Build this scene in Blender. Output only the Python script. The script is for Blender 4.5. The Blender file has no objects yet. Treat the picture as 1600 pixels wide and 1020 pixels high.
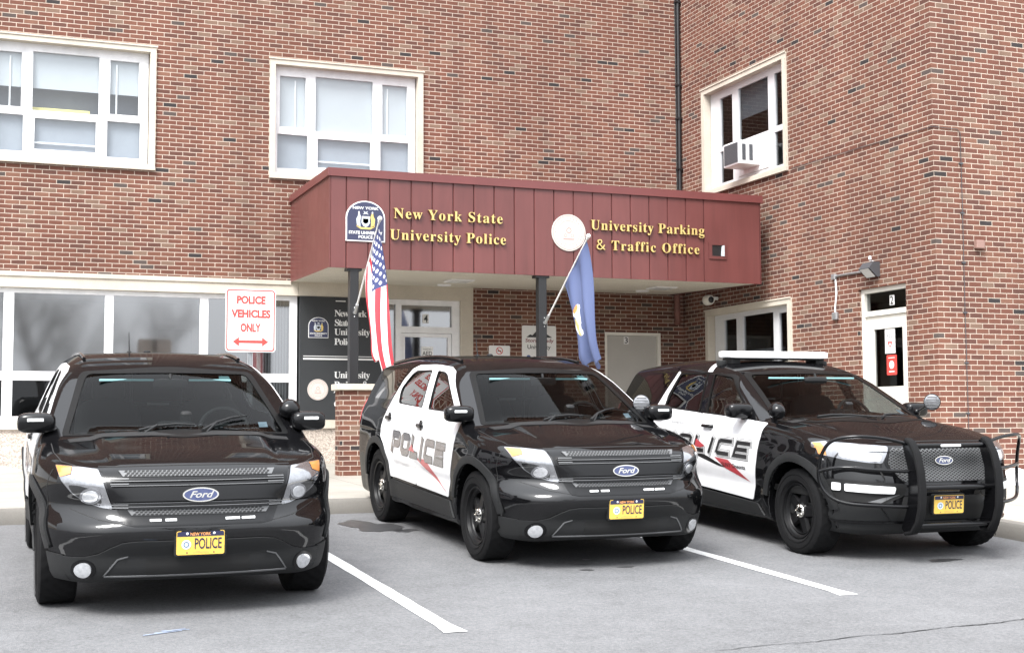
import bpy, bmesh, math, random
import numpy as np
from mathutils import Vector, Matrix, Quaternion
from mathutils.geometry import delaunay_2d_cdt, tessellate_polygon
R = math.radians
scene = bpy.context.scene
COL = scene.collection
rng = random.Random(7)

# ------------------------------------------------------------------ camera, sky, sun, exposure
cd = bpy.data.cameras.new('camera'); cam = bpy.data.objects.new('camera', cd); COL.objects.link(cam)
cd.sensor_width = 36.0; cd.lens = 2120/1600*36; cd.clip_end = 2000; cd.clip_start = .05
_y, _p, _r = R(21.28), R(4.22), R(.242)
_f = Vector((math.sin(_y)*math.cos(_p), math.cos(_y)*math.cos(_p), math.sin(_p)))
_rt = Vector((math.cos(_y), -math.sin(_y), 0)); _d = _f.cross(_rt)
_rr = _rt*math.cos(_r) + _d*math.sin(_r); _dd = _d*math.cos(_r) - _rt*math.sin(_r)
cam.matrix_world = Matrix(((_rr.x, -_dd.x, -_f.x, 0), (_rr.y, -_dd.y, -_f.y, 0), (_rr.z, -_dd.z, -_f.z, 1.712), (0, 0, 0, 1)))
scene.camera = cam
SUN_EL, SUN_AZ = R(50), R(226)      # high, behind the camera and a little to its left
w = bpy.data.worlds.new('World'); scene.world = w; w.use_nodes = True
nt = w.node_tree; nt.nodes.clear()
sky = nt.nodes.new('ShaderNodeTexSky'); sky.sky_type = 'NISHITA'; sky.sun_disc = False
sky.sun_elevation = SUN_EL; sky.sun_rotation = SUN_AZ; sky.air_density = 1.0; sky.dust_density = 6.0; sky.ozone_density = 1.0
hs = nt.nodes.new('ShaderNodeHueSaturation'); hs.inputs['Saturation'].default_value = .10   # overcast: almost colourless
bg = nt.nodes.new('ShaderNodeBackground'); bg.inputs['Strength'].default_value = .15
wo = nt.nodes.new('ShaderNodeOutputWorld')
tcw = nt.nodes.new('ShaderNodeTexCoord'); sxw = nt.nodes.new('ShaderNodeSeparateXYZ'); mrw = nt.nodes.new('ShaderNodeMapRange'); mxw = nt.nodes.new('ShaderNodeMix'); mxw.data_type = 'RGBA'; mxw.inputs[0].default_value = .72; mxw.inputs[7].default_value = (5.85, 6.1, 6.5, 1)   # cloud layer over the clear sky
scw = nt.nodes.new('ShaderNodeVectorMath'); scw.operation = 'SCALE'
mrw.inputs['To Min'].default_value = .52; mrw.inputs["To Max"].default_value = 1.30          # an overcast sky is darkest towards the horizon
nt.links.new(tcw.outputs['Generated'], sxw.inputs[0]); nt.links.new(sxw.outputs[2], mrw.inputs[0]); nt.links.new(mrw.outputs[0], scw.inputs['Scale']); nt.links.new(hs.outputs[0], mxw.inputs[6]); nt.links.new(mxw.outputs[2], scw.inputs[0])
nt.links.new(sky.outputs[0], hs.inputs['Color']); nt.links.new(scw.outputs[0], bg.inputs['Color']); nt.links.new(bg.outputs[0], wo.inputs[0])
sl = bpy.data.lights.new('sun', 'SUN'); sl.energy = 1.4; sl.angle = R(24); sl.color = (1, .98, .95)
sun = bpy.data.objects.new('sun', sl); COL.objects.link(sun)
_sd = Vector((math.sin(SUN_AZ)*math.cos(SUN_EL), math.cos(SUN_AZ)*math.cos(SUN_EL), math.sin(SUN_EL)))
sun.rotation_euler = _sd.to_track_quat('Z', 'Y').to_euler()
vs = scene.view_settings; vs.view_transform = 'Standard'; vs.look = 'None'; vs.gamma = 1; vs.use_curve_mapping = False
vs.exposure = 1.85
scene.cycles.max_bounces = 10; scene.cycles.transparent_max_bounces = 16; scene.cycles.caustics_reflective = False; scene.cycles.caustics_refractive = False

# ------------------------------------------------------------------ objects, labels
def tag(o, label=None, cat=None, group=None, kind=None):
    for k, v in (('label', label), ('category', cat), ('group', group), ('kind', kind)):
        if v: o[k] = v
    return o
def empty(name, loc=(0, 0, 0), rz=0, parent=None):
    o = bpy.data.objects.new(name, None); COL.objects.link(o); o.location = loc; o.rotation_euler = (0, 0, rz)
    o.empty_display_size = .1
    if parent: o.parent = parent
    return o
class MB:
    """collects geometry in the thing's own frame; build() links it as one mesh object"""
    def __init__(s): s.v, s.f, s.m, s.n = [], [], [], None
    def add(s, vs_, fs, mi=0):
        b = len(s.v); s.v += [tuple(map(float, q)) for q in vs_]; s.f += [tuple(b+i for i in q) for q in fs]; s.m += [mi]*len(fs); return s
    def box(s, x0, x1, y0, y1, z0, z1, mi=0, bev=0, M=None):
        bm = bmesh.new(); bmesh.ops.create_cube(bm, size=1)
        for q in bm.verts: q.co = Vector(((x0+x1)/2+q.co.x*(x1-x0), (y0+y1)/2+q.co.y*(y1-y0), (z0+z1)/2+q.co.z*(z1-z0)))
        if bev: bmesh.ops.bevel(bm, geom=bm.edges[:], offset=bev, segments=2, affect='EDGES', profile=.5)
        if M is not None: bmesh.ops.transform(bm, matrix=M, verts=bm.verts)
        s.bm(bm, mi); return s
    def bm(s, bm, mi=0):
        bm.verts.ensure_lookup_table(); bm.verts.index_update()
        s.add([q.co for q in bm.verts], [[q.index for q in f.verts] for f in bm.faces], mi); bm.free(); return s
    def tube(s, pts, r, n=8, mi=0, caps=True):
        pts = [Vector(q) for q in pts]; rs = r if isinstance(r, (list, tuple)) else [r]*len(pts)
        t0 = (pts[1]-pts[0]).normalized(); u = t0.orthogonal().normalized(); rings = []
        for i, q in enumerate(pts):
            t = (pts[min(i+1, len(pts)-1)]-pts[max(i-1, 0)]).normalized()
            u = (u-t*u.dot(t)); u = u.normalized() if u.length > 1e-6 else t.orthogonal().normalized(); v = t.cross(u)
            rings.append([q+(u*math.cos(2*math.pi*k/n)+v*math.sin(2*math.pi*k/n))*rs[i] for k in range(n)])
        fs = []
        for i in range(len(pts)-1):
            for k in range(n): fs.append((i*n+k, i*n+(k+1) % n, (i+1)*n+(k+1) % n, (i+1)*n+k))
        if caps: fs += [tuple(range(n-1, -1, -1)), tuple((len(pts)-1)*n+k for k in range(n))]
        s.add([q for a in rings for q in a], fs, mi); return s
    def lathe(s, prof, c=(0, 0, 0), ax='x', n=32, mi=0, close=False):
        """prof: (radius, offset along axis)"""
        A = {'x': (Vector((1, 0, 0)), Vector((0, 1, 0)), Vector((0, 0, 1))), 'y': (Vector((0, 1, 0)), Vector((0, 0, 1)), Vector((1, 0, 0))), 'z': (Vector((0, 0, 1)), Vector((1, 0, 0)), Vector((0, 1, 0)))}[ax]
        vs_ = [Vector(c)+A[0]*o+(A[1]*math.cos(2*math.pi*k/n)+A[2]*math.sin(2*math.pi*k/n))*r for r, o in prof for k in range(n)]
        fs = [(i*n+k, i*n+(k+1) % n, (i+1)*n+(k+1) % n, (i+1)*n+k) for i in range(len(prof)-1) for k in range(n)]
        if close: fs += [tuple(range(n-1, -1, -1)), tuple((len(prof)-1)*n+k for k in range(n))]
        s.add(vs_, fs, mi); return s
    def prism(s, poly, d0, d1, T, mi=0):
        """poly: outline in (u, v); T(u, d, v) places it; thickness d0..d1"""
        n = len(poly)
        s.add([T(u, d0, v) for u, v in poly]+[T(u, d1, v) for u, v in poly], [tuple(range(n)), tuple(range(2*n-1, n-1, -1))]+[(i, (i+1) % n, n+(i+1) % n, n+i) for i in range(n)], mi); return s
    def build(s, name, mats, parent=None, smooth=False, angle=None, fix=True):
        me = bpy.data.meshes.new(name); me.from_pydata(s.v, [], s.f)
        for m_ in (mats if isinstance(mats, (list, tuple)) else [mats]): me.materials.append(m_)
        me.polygons.foreach_set('material_index', s.m)
        if fix:
            bm = bmesh.new(); bm.from_mesh(me); bmesh.ops.recalc_face_normals(bm, faces=bm.faces); bm.to_mesh(me); bm.free()
        if smooth:
            me.shade_smooth()
            if angle: me.set_sharp_from_angle(angle=R(angle))
        me.update()
        o = bpy.data.objects.new(name, me); COL.objects.link(o)
        if parent: o.parent = parent
        return o
def children(o): return [c for c in o.children]
def copy_tree(o, parent=None):
    c = o.copy(); COL.objects.link(c); c.parent = parent
    for ch in children(o): copy_tree(ch, c)
    return c

# ------------------------------------------------------------------ materials
def N(t, kind, **kw):
    n = t.nodes.new(kind)
    for k, v in kw.items():
        if k in n.inputs: n.inputs[k].default_value = v
        else: setattr(n, k, v)
    return n
def newmat(name):
    m = bpy.data.materials.new(name); m.use_nodes = True; t = m.node_tree; t.nodes.clear()
    o = t.nodes.new('ShaderNodeOutputMaterial'); return m, t, o
def pm(name, col, rough=.5, metal=0, var=0, scale=8, bump=0, coat=0, spec=.5, trans=None, rvar=0, emit=0):
    m, t, o = newmat(name); b = N(t, 'ShaderNodeBsdfPrincipled', Roughness=rough, Metallic=metal); L = t.links.new
    b.inputs['Base Color'].default_value = (*col, 1); b.inputs['Coat Weight'].default_value = coat; b.inputs['Coat Roughness'].default_value = .02
    b.inputs['Specular IOR Level'].default_value = spec
    if var or bump or rvar:
        tc = N(t, 'ShaderNodeTexCoord'); no = N(t, 'ShaderNodeTexNoise', Scale=scale, Detail=6.0, Roughness=.6); L(tc.outputs['Object'], no.inputs['Vector'])
        if var:
            mr = N(t, 'ShaderNodeMapRange'); mr.inputs['From Min'].default_value = .3; mr.inputs['From Max'].default_value = .7
            mr.inputs['To Min'].default_value = 1-var; mr.inputs['To Max'].default_value = 1+var; L(no.outputs[0], mr.inputs[0])
            mx = N(t, 'ShaderNodeVectorMath', operation='SCALE'); mx.inputs[0].default_value = col; L(mr.outputs[0], mx.inputs['Scale']); L(mx.outputs[0], b.inputs['Base Color'])
        if rvar:
            m2 = N(t, 'ShaderNodeMapRange'); m2.inputs['From Min'].default_value = .3; m2.inputs['From Max'].default_value = .7
            m2.inputs['To Min'].default_value = max(0, rough-rvar); m2.inputs['To Max'].default_value = rough+rvar; L(no.outputs[0], m2.inputs[0]); L(m2.outputs[0], b.inputs['Roughness'])
        if bump:
            n2 = N(t, 'ShaderNodeTexNoise', Scale=scale*6, Detail=3.0); L(tc.outputs['Object'], n2.inputs['Vector'])
            bp = N(t, 'ShaderNodeBump', Strength=bump, Distance=.01); L(n2.outputs[0], bp.inputs['Height']); L(bp.outputs[0], b.inputs['Normal'])
    L(b.outputs[0], o.inputs[0]); return m
def glass_mat(name, tint, ior=1.5, warp=0, wscale=1.2, rough=0.0, refl=1.0):
    """a pane: tinted see-through, mirror reflection by Fresnel"""
    m, t, o = newmat(name); L = t.links.new
    tr = N(t, 'ShaderNodeBsdfTransparent'); tr.inputs[0].default_value = (*tint, 1)
    gl = N(t, 'ShaderNodeBsdfGlossy', Roughness=rough); gl.inputs[0].default_value = (refl, refl, refl, 1)
    mx = N(t, 'ShaderNodeMixShader'); ge = N(t, 'ShaderNodeNewGeometry')
    if warp:
        mp = N(t, 'ShaderNodeMapping'); mp.inputs['Scale'].default_value = (1, 1, .35); L(ge.outputs['Position'], mp.inputs[0])
        no = N(t, 'ShaderNodeTexNoise', Scale=wscale, Detail=1.5); L(mp.outputs[0], no.inputs['Vector'])
        bp = N(t, 'ShaderNodeBump', Strength=1.0, Distance=warp); L(no.outputs[0], bp.inputs['Height']); L(bp.outputs[0], gl.inputs['Normal'])
    dt = N(t, 'ShaderNodeVectorMath', operation='DOT_PRODUCT'); L(ge.outputs['Incoming'], dt.inputs[0]); L(ge.outputs['Normal'], dt.inputs[1])
    f0 = ((ior-1)/(ior+1))**2
    c5 = math_(t, 'POWER', math_(t, 'SUBTRACT', 1.0, math_(t, 'MINIMUM', math_(t, 'ABSOLUTE', dt.outputs['Value']), 1.0)), 5.0)
    fr = math_(t, 'ADD', math_(t, 'MULTIPLY', c5, 1-f0), f0)
    L(fr, mx.inputs[0]); L(tr.outputs[0], mx.inputs[1]); L(gl.outputs[0], mx.inputs[2]); L(mx.outputs[0], o.inputs[0]); return m
def math_(t, op, a, b=None):
    n = N(t, 'ShaderNodeMath', operation=op)
    for i, q in enumerate((a, b)):
        if q is None: continue
        if isinstance(q, (int, float)): n.inputs[i].default_value = q
        else: t.links.new(q, n.inputs[i])
    return n.outputs[0]
def brick_mat(name, bl=.2032, bh=.06773, mort=.0105, seed=0.0, sunbleach=1.0):
    m, t, o = newmat(name); L = t.links.new
    ge = N(t, 'ShaderNodeNewGeometry'); sp = N(t, 'ShaderNodeSeparateXYZ')
    wn = N(t, 'ShaderNodeTexNoise', Scale=9.0, Detail=2.0); L(ge.outputs['Position'], wn.inputs['Vector'])
    wv = N(t, 'ShaderNodeVectorMath', operation='SCALE'); L(wn.outputs['Color'], wv.inputs[0]); wv.inputs['Scale'].default_value = .006
    wa = N(t, 'ShaderNodeVectorMath', operation='ADD'); L(ge.outputs['Position'], wa.inputs[0]); L(wv.outputs[0], wa.inputs[1]); L(wa.outputs[0], sp.inputs[0])
    u = math_(t, 'ADD', sp.outputs[0], sp.outputs[1]); v = math_(t, 'ADD', sp.outputs[2], seed+20)
    rowf = math_(t, 'DIVIDE', v, bh); row = math_(t, 'FLOOR', rowf); fv = math_(t, 'FRACT', rowf)
    off = math_(t, 'MULTIPLY', math_(t, 'MODULO', row, 2.0), .5)
    colf = math_(t, 'ADD', math_(t, 'ADD', math_(t, 'DIVIDE', u, bl), off), 400.0); col = math_(t, 'FLOOR', colf); fu = math_(t, 'FRACT', colf)
    du = math_(t, 'MULTIPLY', math_(t, 'MINIMUM', fu, math_(t, 'SUBTRACT', 1.0, fu)), bl)
    dv = math_(t, 'MULTIPLY', math_(t, 'MINIMUM', fv, math_(t, 'SUBTRACT', 1.0, fv)), bh)
    d = math_(t, 'MINIMUM', du, dv)
    mr = N(t, 'ShaderNodeMapRange', interpolation_type='SMOOTHSTEP'); L(d, mr.inputs[0]); mr.inputs['From Min'].default_value = mort/2-.0025; mr.inputs['From Max'].default_value = mort/2+.0025
    face = mr.outputs[0]
    cv = N(t, 'ShaderNodeCombineXYZ'); L(col, cv.inputs[0]); L(row, cv.inputs[1])
    wh = N(t, 'ShaderNodeTexWhiteNoise', noise_dimensions='2D'); L(cv.outputs[0], wh.inputs['Vector'])
    cr = N(t, 'ShaderNodeValToRGB'); e = cr.color_ramp; e.interpolation = 'CONSTANT'
    stops = [(0, (0.034, 0.029, 0.029)), (0.010, (0.073, 0.056, 0.050)), (0.030, (0.159, 0.100, 0.073)), (0.09, (0.093, 0.043, 0.033)), (0.2, (0.114, 0.049, 0.036)), (0.36, (0.129, 0.054, 0.038)), (0.54, (0.124, 0.051, 0.036)), (0.7, (0.144, 0.064, 0.044)), (0.85, (0.137, 0.058, 0.040)), (0.95, (0.164, 0.081, 0.056))]
    while len(e.elements) < len(stops): e.elements.new(.5)
    for el, (p, c) in zip(e.elements, stops): el.position = p; el.color = (*c, 1)
    L(wh.outputs['Value'], cr.inputs[0])
    fn = N(t, 'ShaderNodeTexNoise', Scale=70.0, Detail=5.0, Roughness=.7); L(ge.outputs['Position'], fn.inputs['Vector'])
    big = N(t, 'ShaderNodeTexNoise', Scale=.55, Detail=4.0); L(ge.outputs['Position'], big.inputs['Vector'])
    k = math_(t, 'ADD', math_(t, 'MULTIPLY', fn.outputs[0], .55), math_(t, 'ADD', math_(t, 'MULTIPLY', big.outputs[0], .5), .52))
    mp = N(t, 'ShaderNodeMapping'); mp.inputs['Scale'].default_value = (1.6, 1.6, .10); L(ge.outputs['Position'], mp.inputs[0]); st = N(t, 'ShaderNodeTexNoise', Scale=1.6, Detail=6.0, Roughness=.65); L(mp.outputs[0], st.inputs['Vector'])
    k = math_(t, 'MULTIPLY', k, math_(t, 'ADD', math_(t, 'MULTIPLY', st.outputs[0], .7), .65))
    sc = N(t, 'ShaderNodeVectorMath', operation='SCALE'); L(cr.outputs[0], sc.inputs[0]); L(k, sc.inputs['Scale'])
    mo = N(t, 'ShaderNodeVectorMath', operation='SCALE'); mo.inputs[0].default_value = (.42, .345, .285); L(k, mo.inputs['Scale'])
    mx = N(t, 'ShaderNodeMix', data_type='RGBA'); L(face, mx.inputs[0]); L(mo.outputs[0], mx.inputs[6]); L(sc.outputs[0], mx.inputs[7])
    b = N(t, 'ShaderNodeBsdfPrincipled', Roughness=.85); b.inputs['Specular IOR Level'].default_value = .25; L(mx.outputs[2], b.inputs['Base Color'])
    h = math_(t, 'ADD', face, math_(t, 'MULTIPLY', fn.outputs[0], .35)); bp = N(t, 'ShaderNodeBump', Strength=.7, Distance=.006); L(h, bp.inputs['Height']); L(bp.outputs[0], b.inputs['Normal'])
    L(b.outputs[0], o.inputs[0]); return m
def asphalt_mat():
    m, t, o = newmat('asphalt'); L = t.links.new; ge = N(t, 'ShaderNodeNewGeometry'); P = ge.outputs['Position']
    a = N(t, 'ShaderNodeTexNoise', Scale=260.0, Detail=3.0, Roughness=.7); L(P, a.inputs['Vector'])
    vo = N(t, 'ShaderNodeTexVoronoi', Scale=95.0); L(P, vo.inputs['Vector'])
    c = N(t, 'ShaderNodeTexNoise', Scale=.9, Detail=7.0, Roughness=.62); L(P, c.inputs['Vector'])
    c2 = N(t, 'ShaderNodeTexNoise', Scale=4.5, Detail=5.0, Roughness=.6); L(P, c2.inputs['Vector'])
    g = N(t, 'ShaderNodeTexNoise', Scale=38.0, Detail=8.0, Roughness=.85); L(P, g.inputs['Vector'])
    k = math_(t, 'ADD', math_(t, 'MULTIPLY', g.outputs[0], 2.3), math_(t, 'ADD', math_(t, 'MULTIPLY', c.outputs[0], .55), math_(t, 'MULTIPLY', c2.outputs[0], .40)))
    k = math_(t, 'ADD', k, -.64)
    v2 = N(t, 'ShaderNodeTexVoronoi', Scale=42.0); L(P, v2.inputs['Vector']); k = math_(t, 'ADD', k, math_(t, 'MULTIPLY', math_(t, 'LESS_THAN', v2.outputs['Distance'], .10), .45))
    sp = N(t, 'ShaderNodeMapRange'); L(vo.outputs['Distance'], sp.inputs[0]); sp.inputs['From Min'].default_value = .0; sp.inputs['From Max'].default_value = .35; sp.inputs['To Min'].default_value = 1.25; sp.inputs['To Max'].default_value = .95
    k = math_(t, 'MULTIPLY', k, sp.outputs[0])
    sc = N(t, 'ShaderNodeVectorMath', operation='SCALE'); sc.inputs[0].default_value = (.146, .147, .151); L(k, sc.inputs['Scale'])
    b = N(t, 'ShaderNodeBsdfPrincipled', Roughness=.88); b.inputs['Specular IOR Level'].default_value = .3; L(sc.outputs[0], b.inputs['Base Color'])
    h = math_(t, 'SUBTRACT', a.outputs[0], vo.outputs['Distance']); bp = N(t, 'ShaderNodeBump', Strength=.6, Distance=.006); L(h, bp.inputs['Height']); L(bp.outputs[0], b.inputs['Normal'])
    L(b.outputs[0], o.inputs[0]); return m
def concrete_mat(name, col, joints=0, pebble=0):
    m, t, o = newmat(name); L = t.links.new; ge = N(t, 'ShaderNodeNewGeometry'); P = ge.outputs['Position']
    a = N(t, 'ShaderNodeTexNoise', Scale=90.0, Detail=4.0); L(P, a.inputs['Vector']); c = N(t, 'ShaderNodeTexNoise', Scale=1.6, Detail=6.0, Roughness=.65); L(P, c.inputs['Vector'])
    k = math_(t, 'ADD', math_(t, 'MULTIPLY', a.outputs[0], .35), math_(t, 'ADD', math_(t, 'MULTIPLY', c.outputs[0], .55), .55))
    if pebble:
        vo = N(t, 'ShaderNodeTexVoronoi', Scale=62.0); L(P, vo.inputs['Vector']); wn = N(t, 'ShaderNodeSeparateColor'); L(vo.outputs['Color'], wn.inputs[0])
        k = math_(t, 'MULTIPLY', k, math_(t, 'ADD', math_(t, 'MULTIPLY', wn.outputs[0], .7), .62))
    if joints:
        s_ = N(t, 'ShaderNodeSeparateXYZ'); L(P, s_.inputs[0])
        f1 = math_(t, 'FRACT', math_(t, 'DIVIDE', math_(t, 'ADD', s_.outputs[0], 50.4), 1.52)); f2 = math_(t, 'FRACT', math_(t, 'DIVIDE', math_(t, 'ADD', s_.outputs[1], 50.1), 1.52))
        j = math_(t, 'MAXIMUM', math_(t, 'LESS_THAN', f1, .008), math_(t, 'LESS_THAN', f2, .008)); k = math_(t, 'MULTIPLY', k, math_(t, 'SUBTRACT', 1.0, math_(t, 'MULTIPLY', j, .45)))
    sc = N(t, 'ShaderNodeVectorMath', operation='SCALE'); sc.inputs[0].default_value = col; L(k, sc.inputs['Scale'])
    b = N(t, 'ShaderNodeBsdfPrincipled', Roughness=.85); b.inputs['Specular IOR Level'].default_value = .3; L(sc.outputs[0], b.inputs['Base Color'])
    bp = N(t, 'ShaderNodeBump', Strength=.35, Distance=.004); L(a.outputs[0], bp.inputs['Height']); L(bp.outputs[0], b.inputs['Normal']); L(b.outputs[0], o.inputs[0]); return m

M = {}
M['brick'] = brick_mat('brick')
M['asphalt'] = asphalt_mat()
M['concrete'] = concrete_mat('concrete', (.30, .283, .25), joints=1)
M['kerb'] = concrete_mat('kerb_concrete', (.165, .155, .14), joints=1)
M['stone'] = concrete_mat('limestone', (.50, .455, .385))
M['pebble'] = concrete_mat('pebble_panel', (.44, .38, .33), pebble=1)
M['white'] = pm('white_frame', (.74, .74, .75), .4, var=.09, scale=5)
M['cream'] = pm('cream_paint', (.70, .68, .62), .45, var=.05, scale=4)
M['red'] = pm('maroon_metal', (.150, .044, .046), .34, var=.07, scale=2.5, rvar=.06)
def streak(m, col, amt):
    t = m.node_tree; b = t.nodes['Principled BSDF']; L = t.links.new; ge = N(t, 'ShaderNodeNewGeometry'); mp = N(t, 'ShaderNodeMapping'); mp.inputs['Scale'].default_value = (7, 7, .5); L(ge.outputs['Position'], mp.inputs[0])
    a = N(t, 'ShaderNodeTexNoise', Scale=1.0, Detail=7.0, Roughness=.65); L(mp.outputs[0], a.inputs['Vector']); c = N(t, 'ShaderNodeTexNoise', Scale=1.1, Detail=5.0); L(ge.outputs['Position'], c.inputs['Vector'])
    k = math_(t, 'ADD', math_(t, 'MULTIPLY', math_(t, 'ADD', a.outputs[0], c.outputs[0]), amt), 1-amt); s = N(t, 'ShaderNodeVectorMath', operation='SCALE'); s.inputs[0].default_value = col; L(k, s.inputs['Scale']); L(s.outputs[0], b.inputs['Base Color']); return m
streak(M['red'], (.124, .039, .036), .6)
M['redcap'] = pm('maroon_cap', (.135, .038, .036), .38, var=.08, scale=3)
M['soffit'] = pm('soffit_boards', (.58, .545, .47), .6, var=.05, scale=2)
M['black'] = pm('black_paint', (.012, .012, .013), .4, rvar=.08)
M['dark'] = pm('dark_room', (.035, .036, .038), .8)
M['sign_dark'] = pm('charcoal_panel', (.022, .024, .026), .45, var=.06, scale=3, rvar=.06)
M['gold'] = pm('gold_letters', (.60, .45, .17), .4, metal=.25, var=.06, scale=6)
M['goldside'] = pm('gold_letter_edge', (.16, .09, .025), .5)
M['sign_white'] = pm('sign_white', (.74, .74, .73), .45, var=.03, scale=5)
M['sign_red'] = pm('sign_red', (.55, .06, .05), .45, var=.05, scale=9)
M['navy'] = pm('crest_navy', (.030, .034, .075), .45)
M['crestgold'] = pm('crest_gold', (.60, .44, .14), .5)
M['crestgrey'] = pm('crest_silver', (.50, .54, .58), .5)
M['sealwhite'] = pm('seal_white', (.56, .53, .49), .5, var=.05, scale=20)
M['sealpink'] = pm('seal_rose', (.42, .24, .22), .5)
def worn_line():
    m, t, o = newmat('road_paint'); L = t.links.new; ge = N(t, 'ShaderNodeNewGeometry'); P = ge.outputs['Position']; b = N(t, 'ShaderNodeBsdfPrincipled', Roughness=.75)
    a = N(t, 'ShaderNodeTexNoise', Scale=75.0, Detail=5.0, Roughness=.75); L(P, a.inputs['Vector']); c = N(t, 'ShaderNodeTexNoise', Scale=3.0, Detail=4.0); L(P, c.inputs['Vector'])
    q = math_(t, 'ADD', a.outputs[0], math_(t, 'MULTIPLY', c.outputs[0], .5)); mr = N(t, 'ShaderNodeMapRange'); mr.inputs['From Min'].default_value = .80; mr.inputs['From Max'].default_value = .95; L(q, mr.inputs[0])
    mx = N(t, 'ShaderNodeMix', data_type='RGBA'); mx.inputs[6].default_value = (.70, .70, .69, 1); mx.inputs[7].default_value = (.30, .30, .30, 1); L(mr.outputs[0], mx.inputs[0]); L(mx.outputs[2], b.inputs['Base Color'])
    bp = N(t, 'ShaderNodeBump', Strength=.4, Distance=.004); L(a.outputs[0], bp.inputs['Height']); L(bp.outputs[0], b.inputs['Normal']); L(b.outputs[0], o.inputs[0]); return m
M['line'] = worn_line()
M['galv'] = pm('galvanised', (.42, .43, .44), .4, metal=.7, var=.1)
M['lamp_body'] = pm('lamp_bronze', (.06, .062, .068), .45)
M['lens'] = pm('lamp_lens', (.55, .56, .56), .25)
M['greydoor'] = pm('greige_door', (.42, .405, .375), .5, var=.04, scale=2)
M['alu'] = pm('aluminium_frame', (.68, .69, .71), .35, metal=.2, var=.03)
M['blind'] = pm('window_blind', (.43, .455, .48), .7, var=.03, scale=2)
M['blind_grey'] = pm('interior_grey', (.17, .185, .21), .7, var=.05)
M['blind_low'] = pm('pane_backing', (.27, .295, .335), .7, var=.04)
M['yellow'] = pm('pale_yellow', (.70, .62, .22), .6)
M['snow'] = pm('old_snow', (.80, .81, .83), .7, var=.06, scale=6, bump=.5)
M['pane'] = glass_mat('pane', (.90, .93, .94), 1.9, warp=.001, wscale=1.0)
M['pane_wavy'] = glass_mat('wavy_pane', (.45, .47, .48), 3.6, warp=.0016, wscale=1.1, rough=.055)
M['pane_dark'] = glass_mat('dark_pane', (.5, .52, .53), 1.5, warp=.001, wscale=1.5)
M['curtain'] = pm('drape', (.30, .31, .32), .8, var=.1)
M['pipe_rust'] = pm('rust_pipe', (.16, .07, .055), .7, var=.2)
M['ac_dark'] = pm('ac_louvre', (.10, .105, .115), .5)
M['hill'] = pm('distant_trees', (.09, .093, .09), .95, var=.3, scale=.3)

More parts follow.
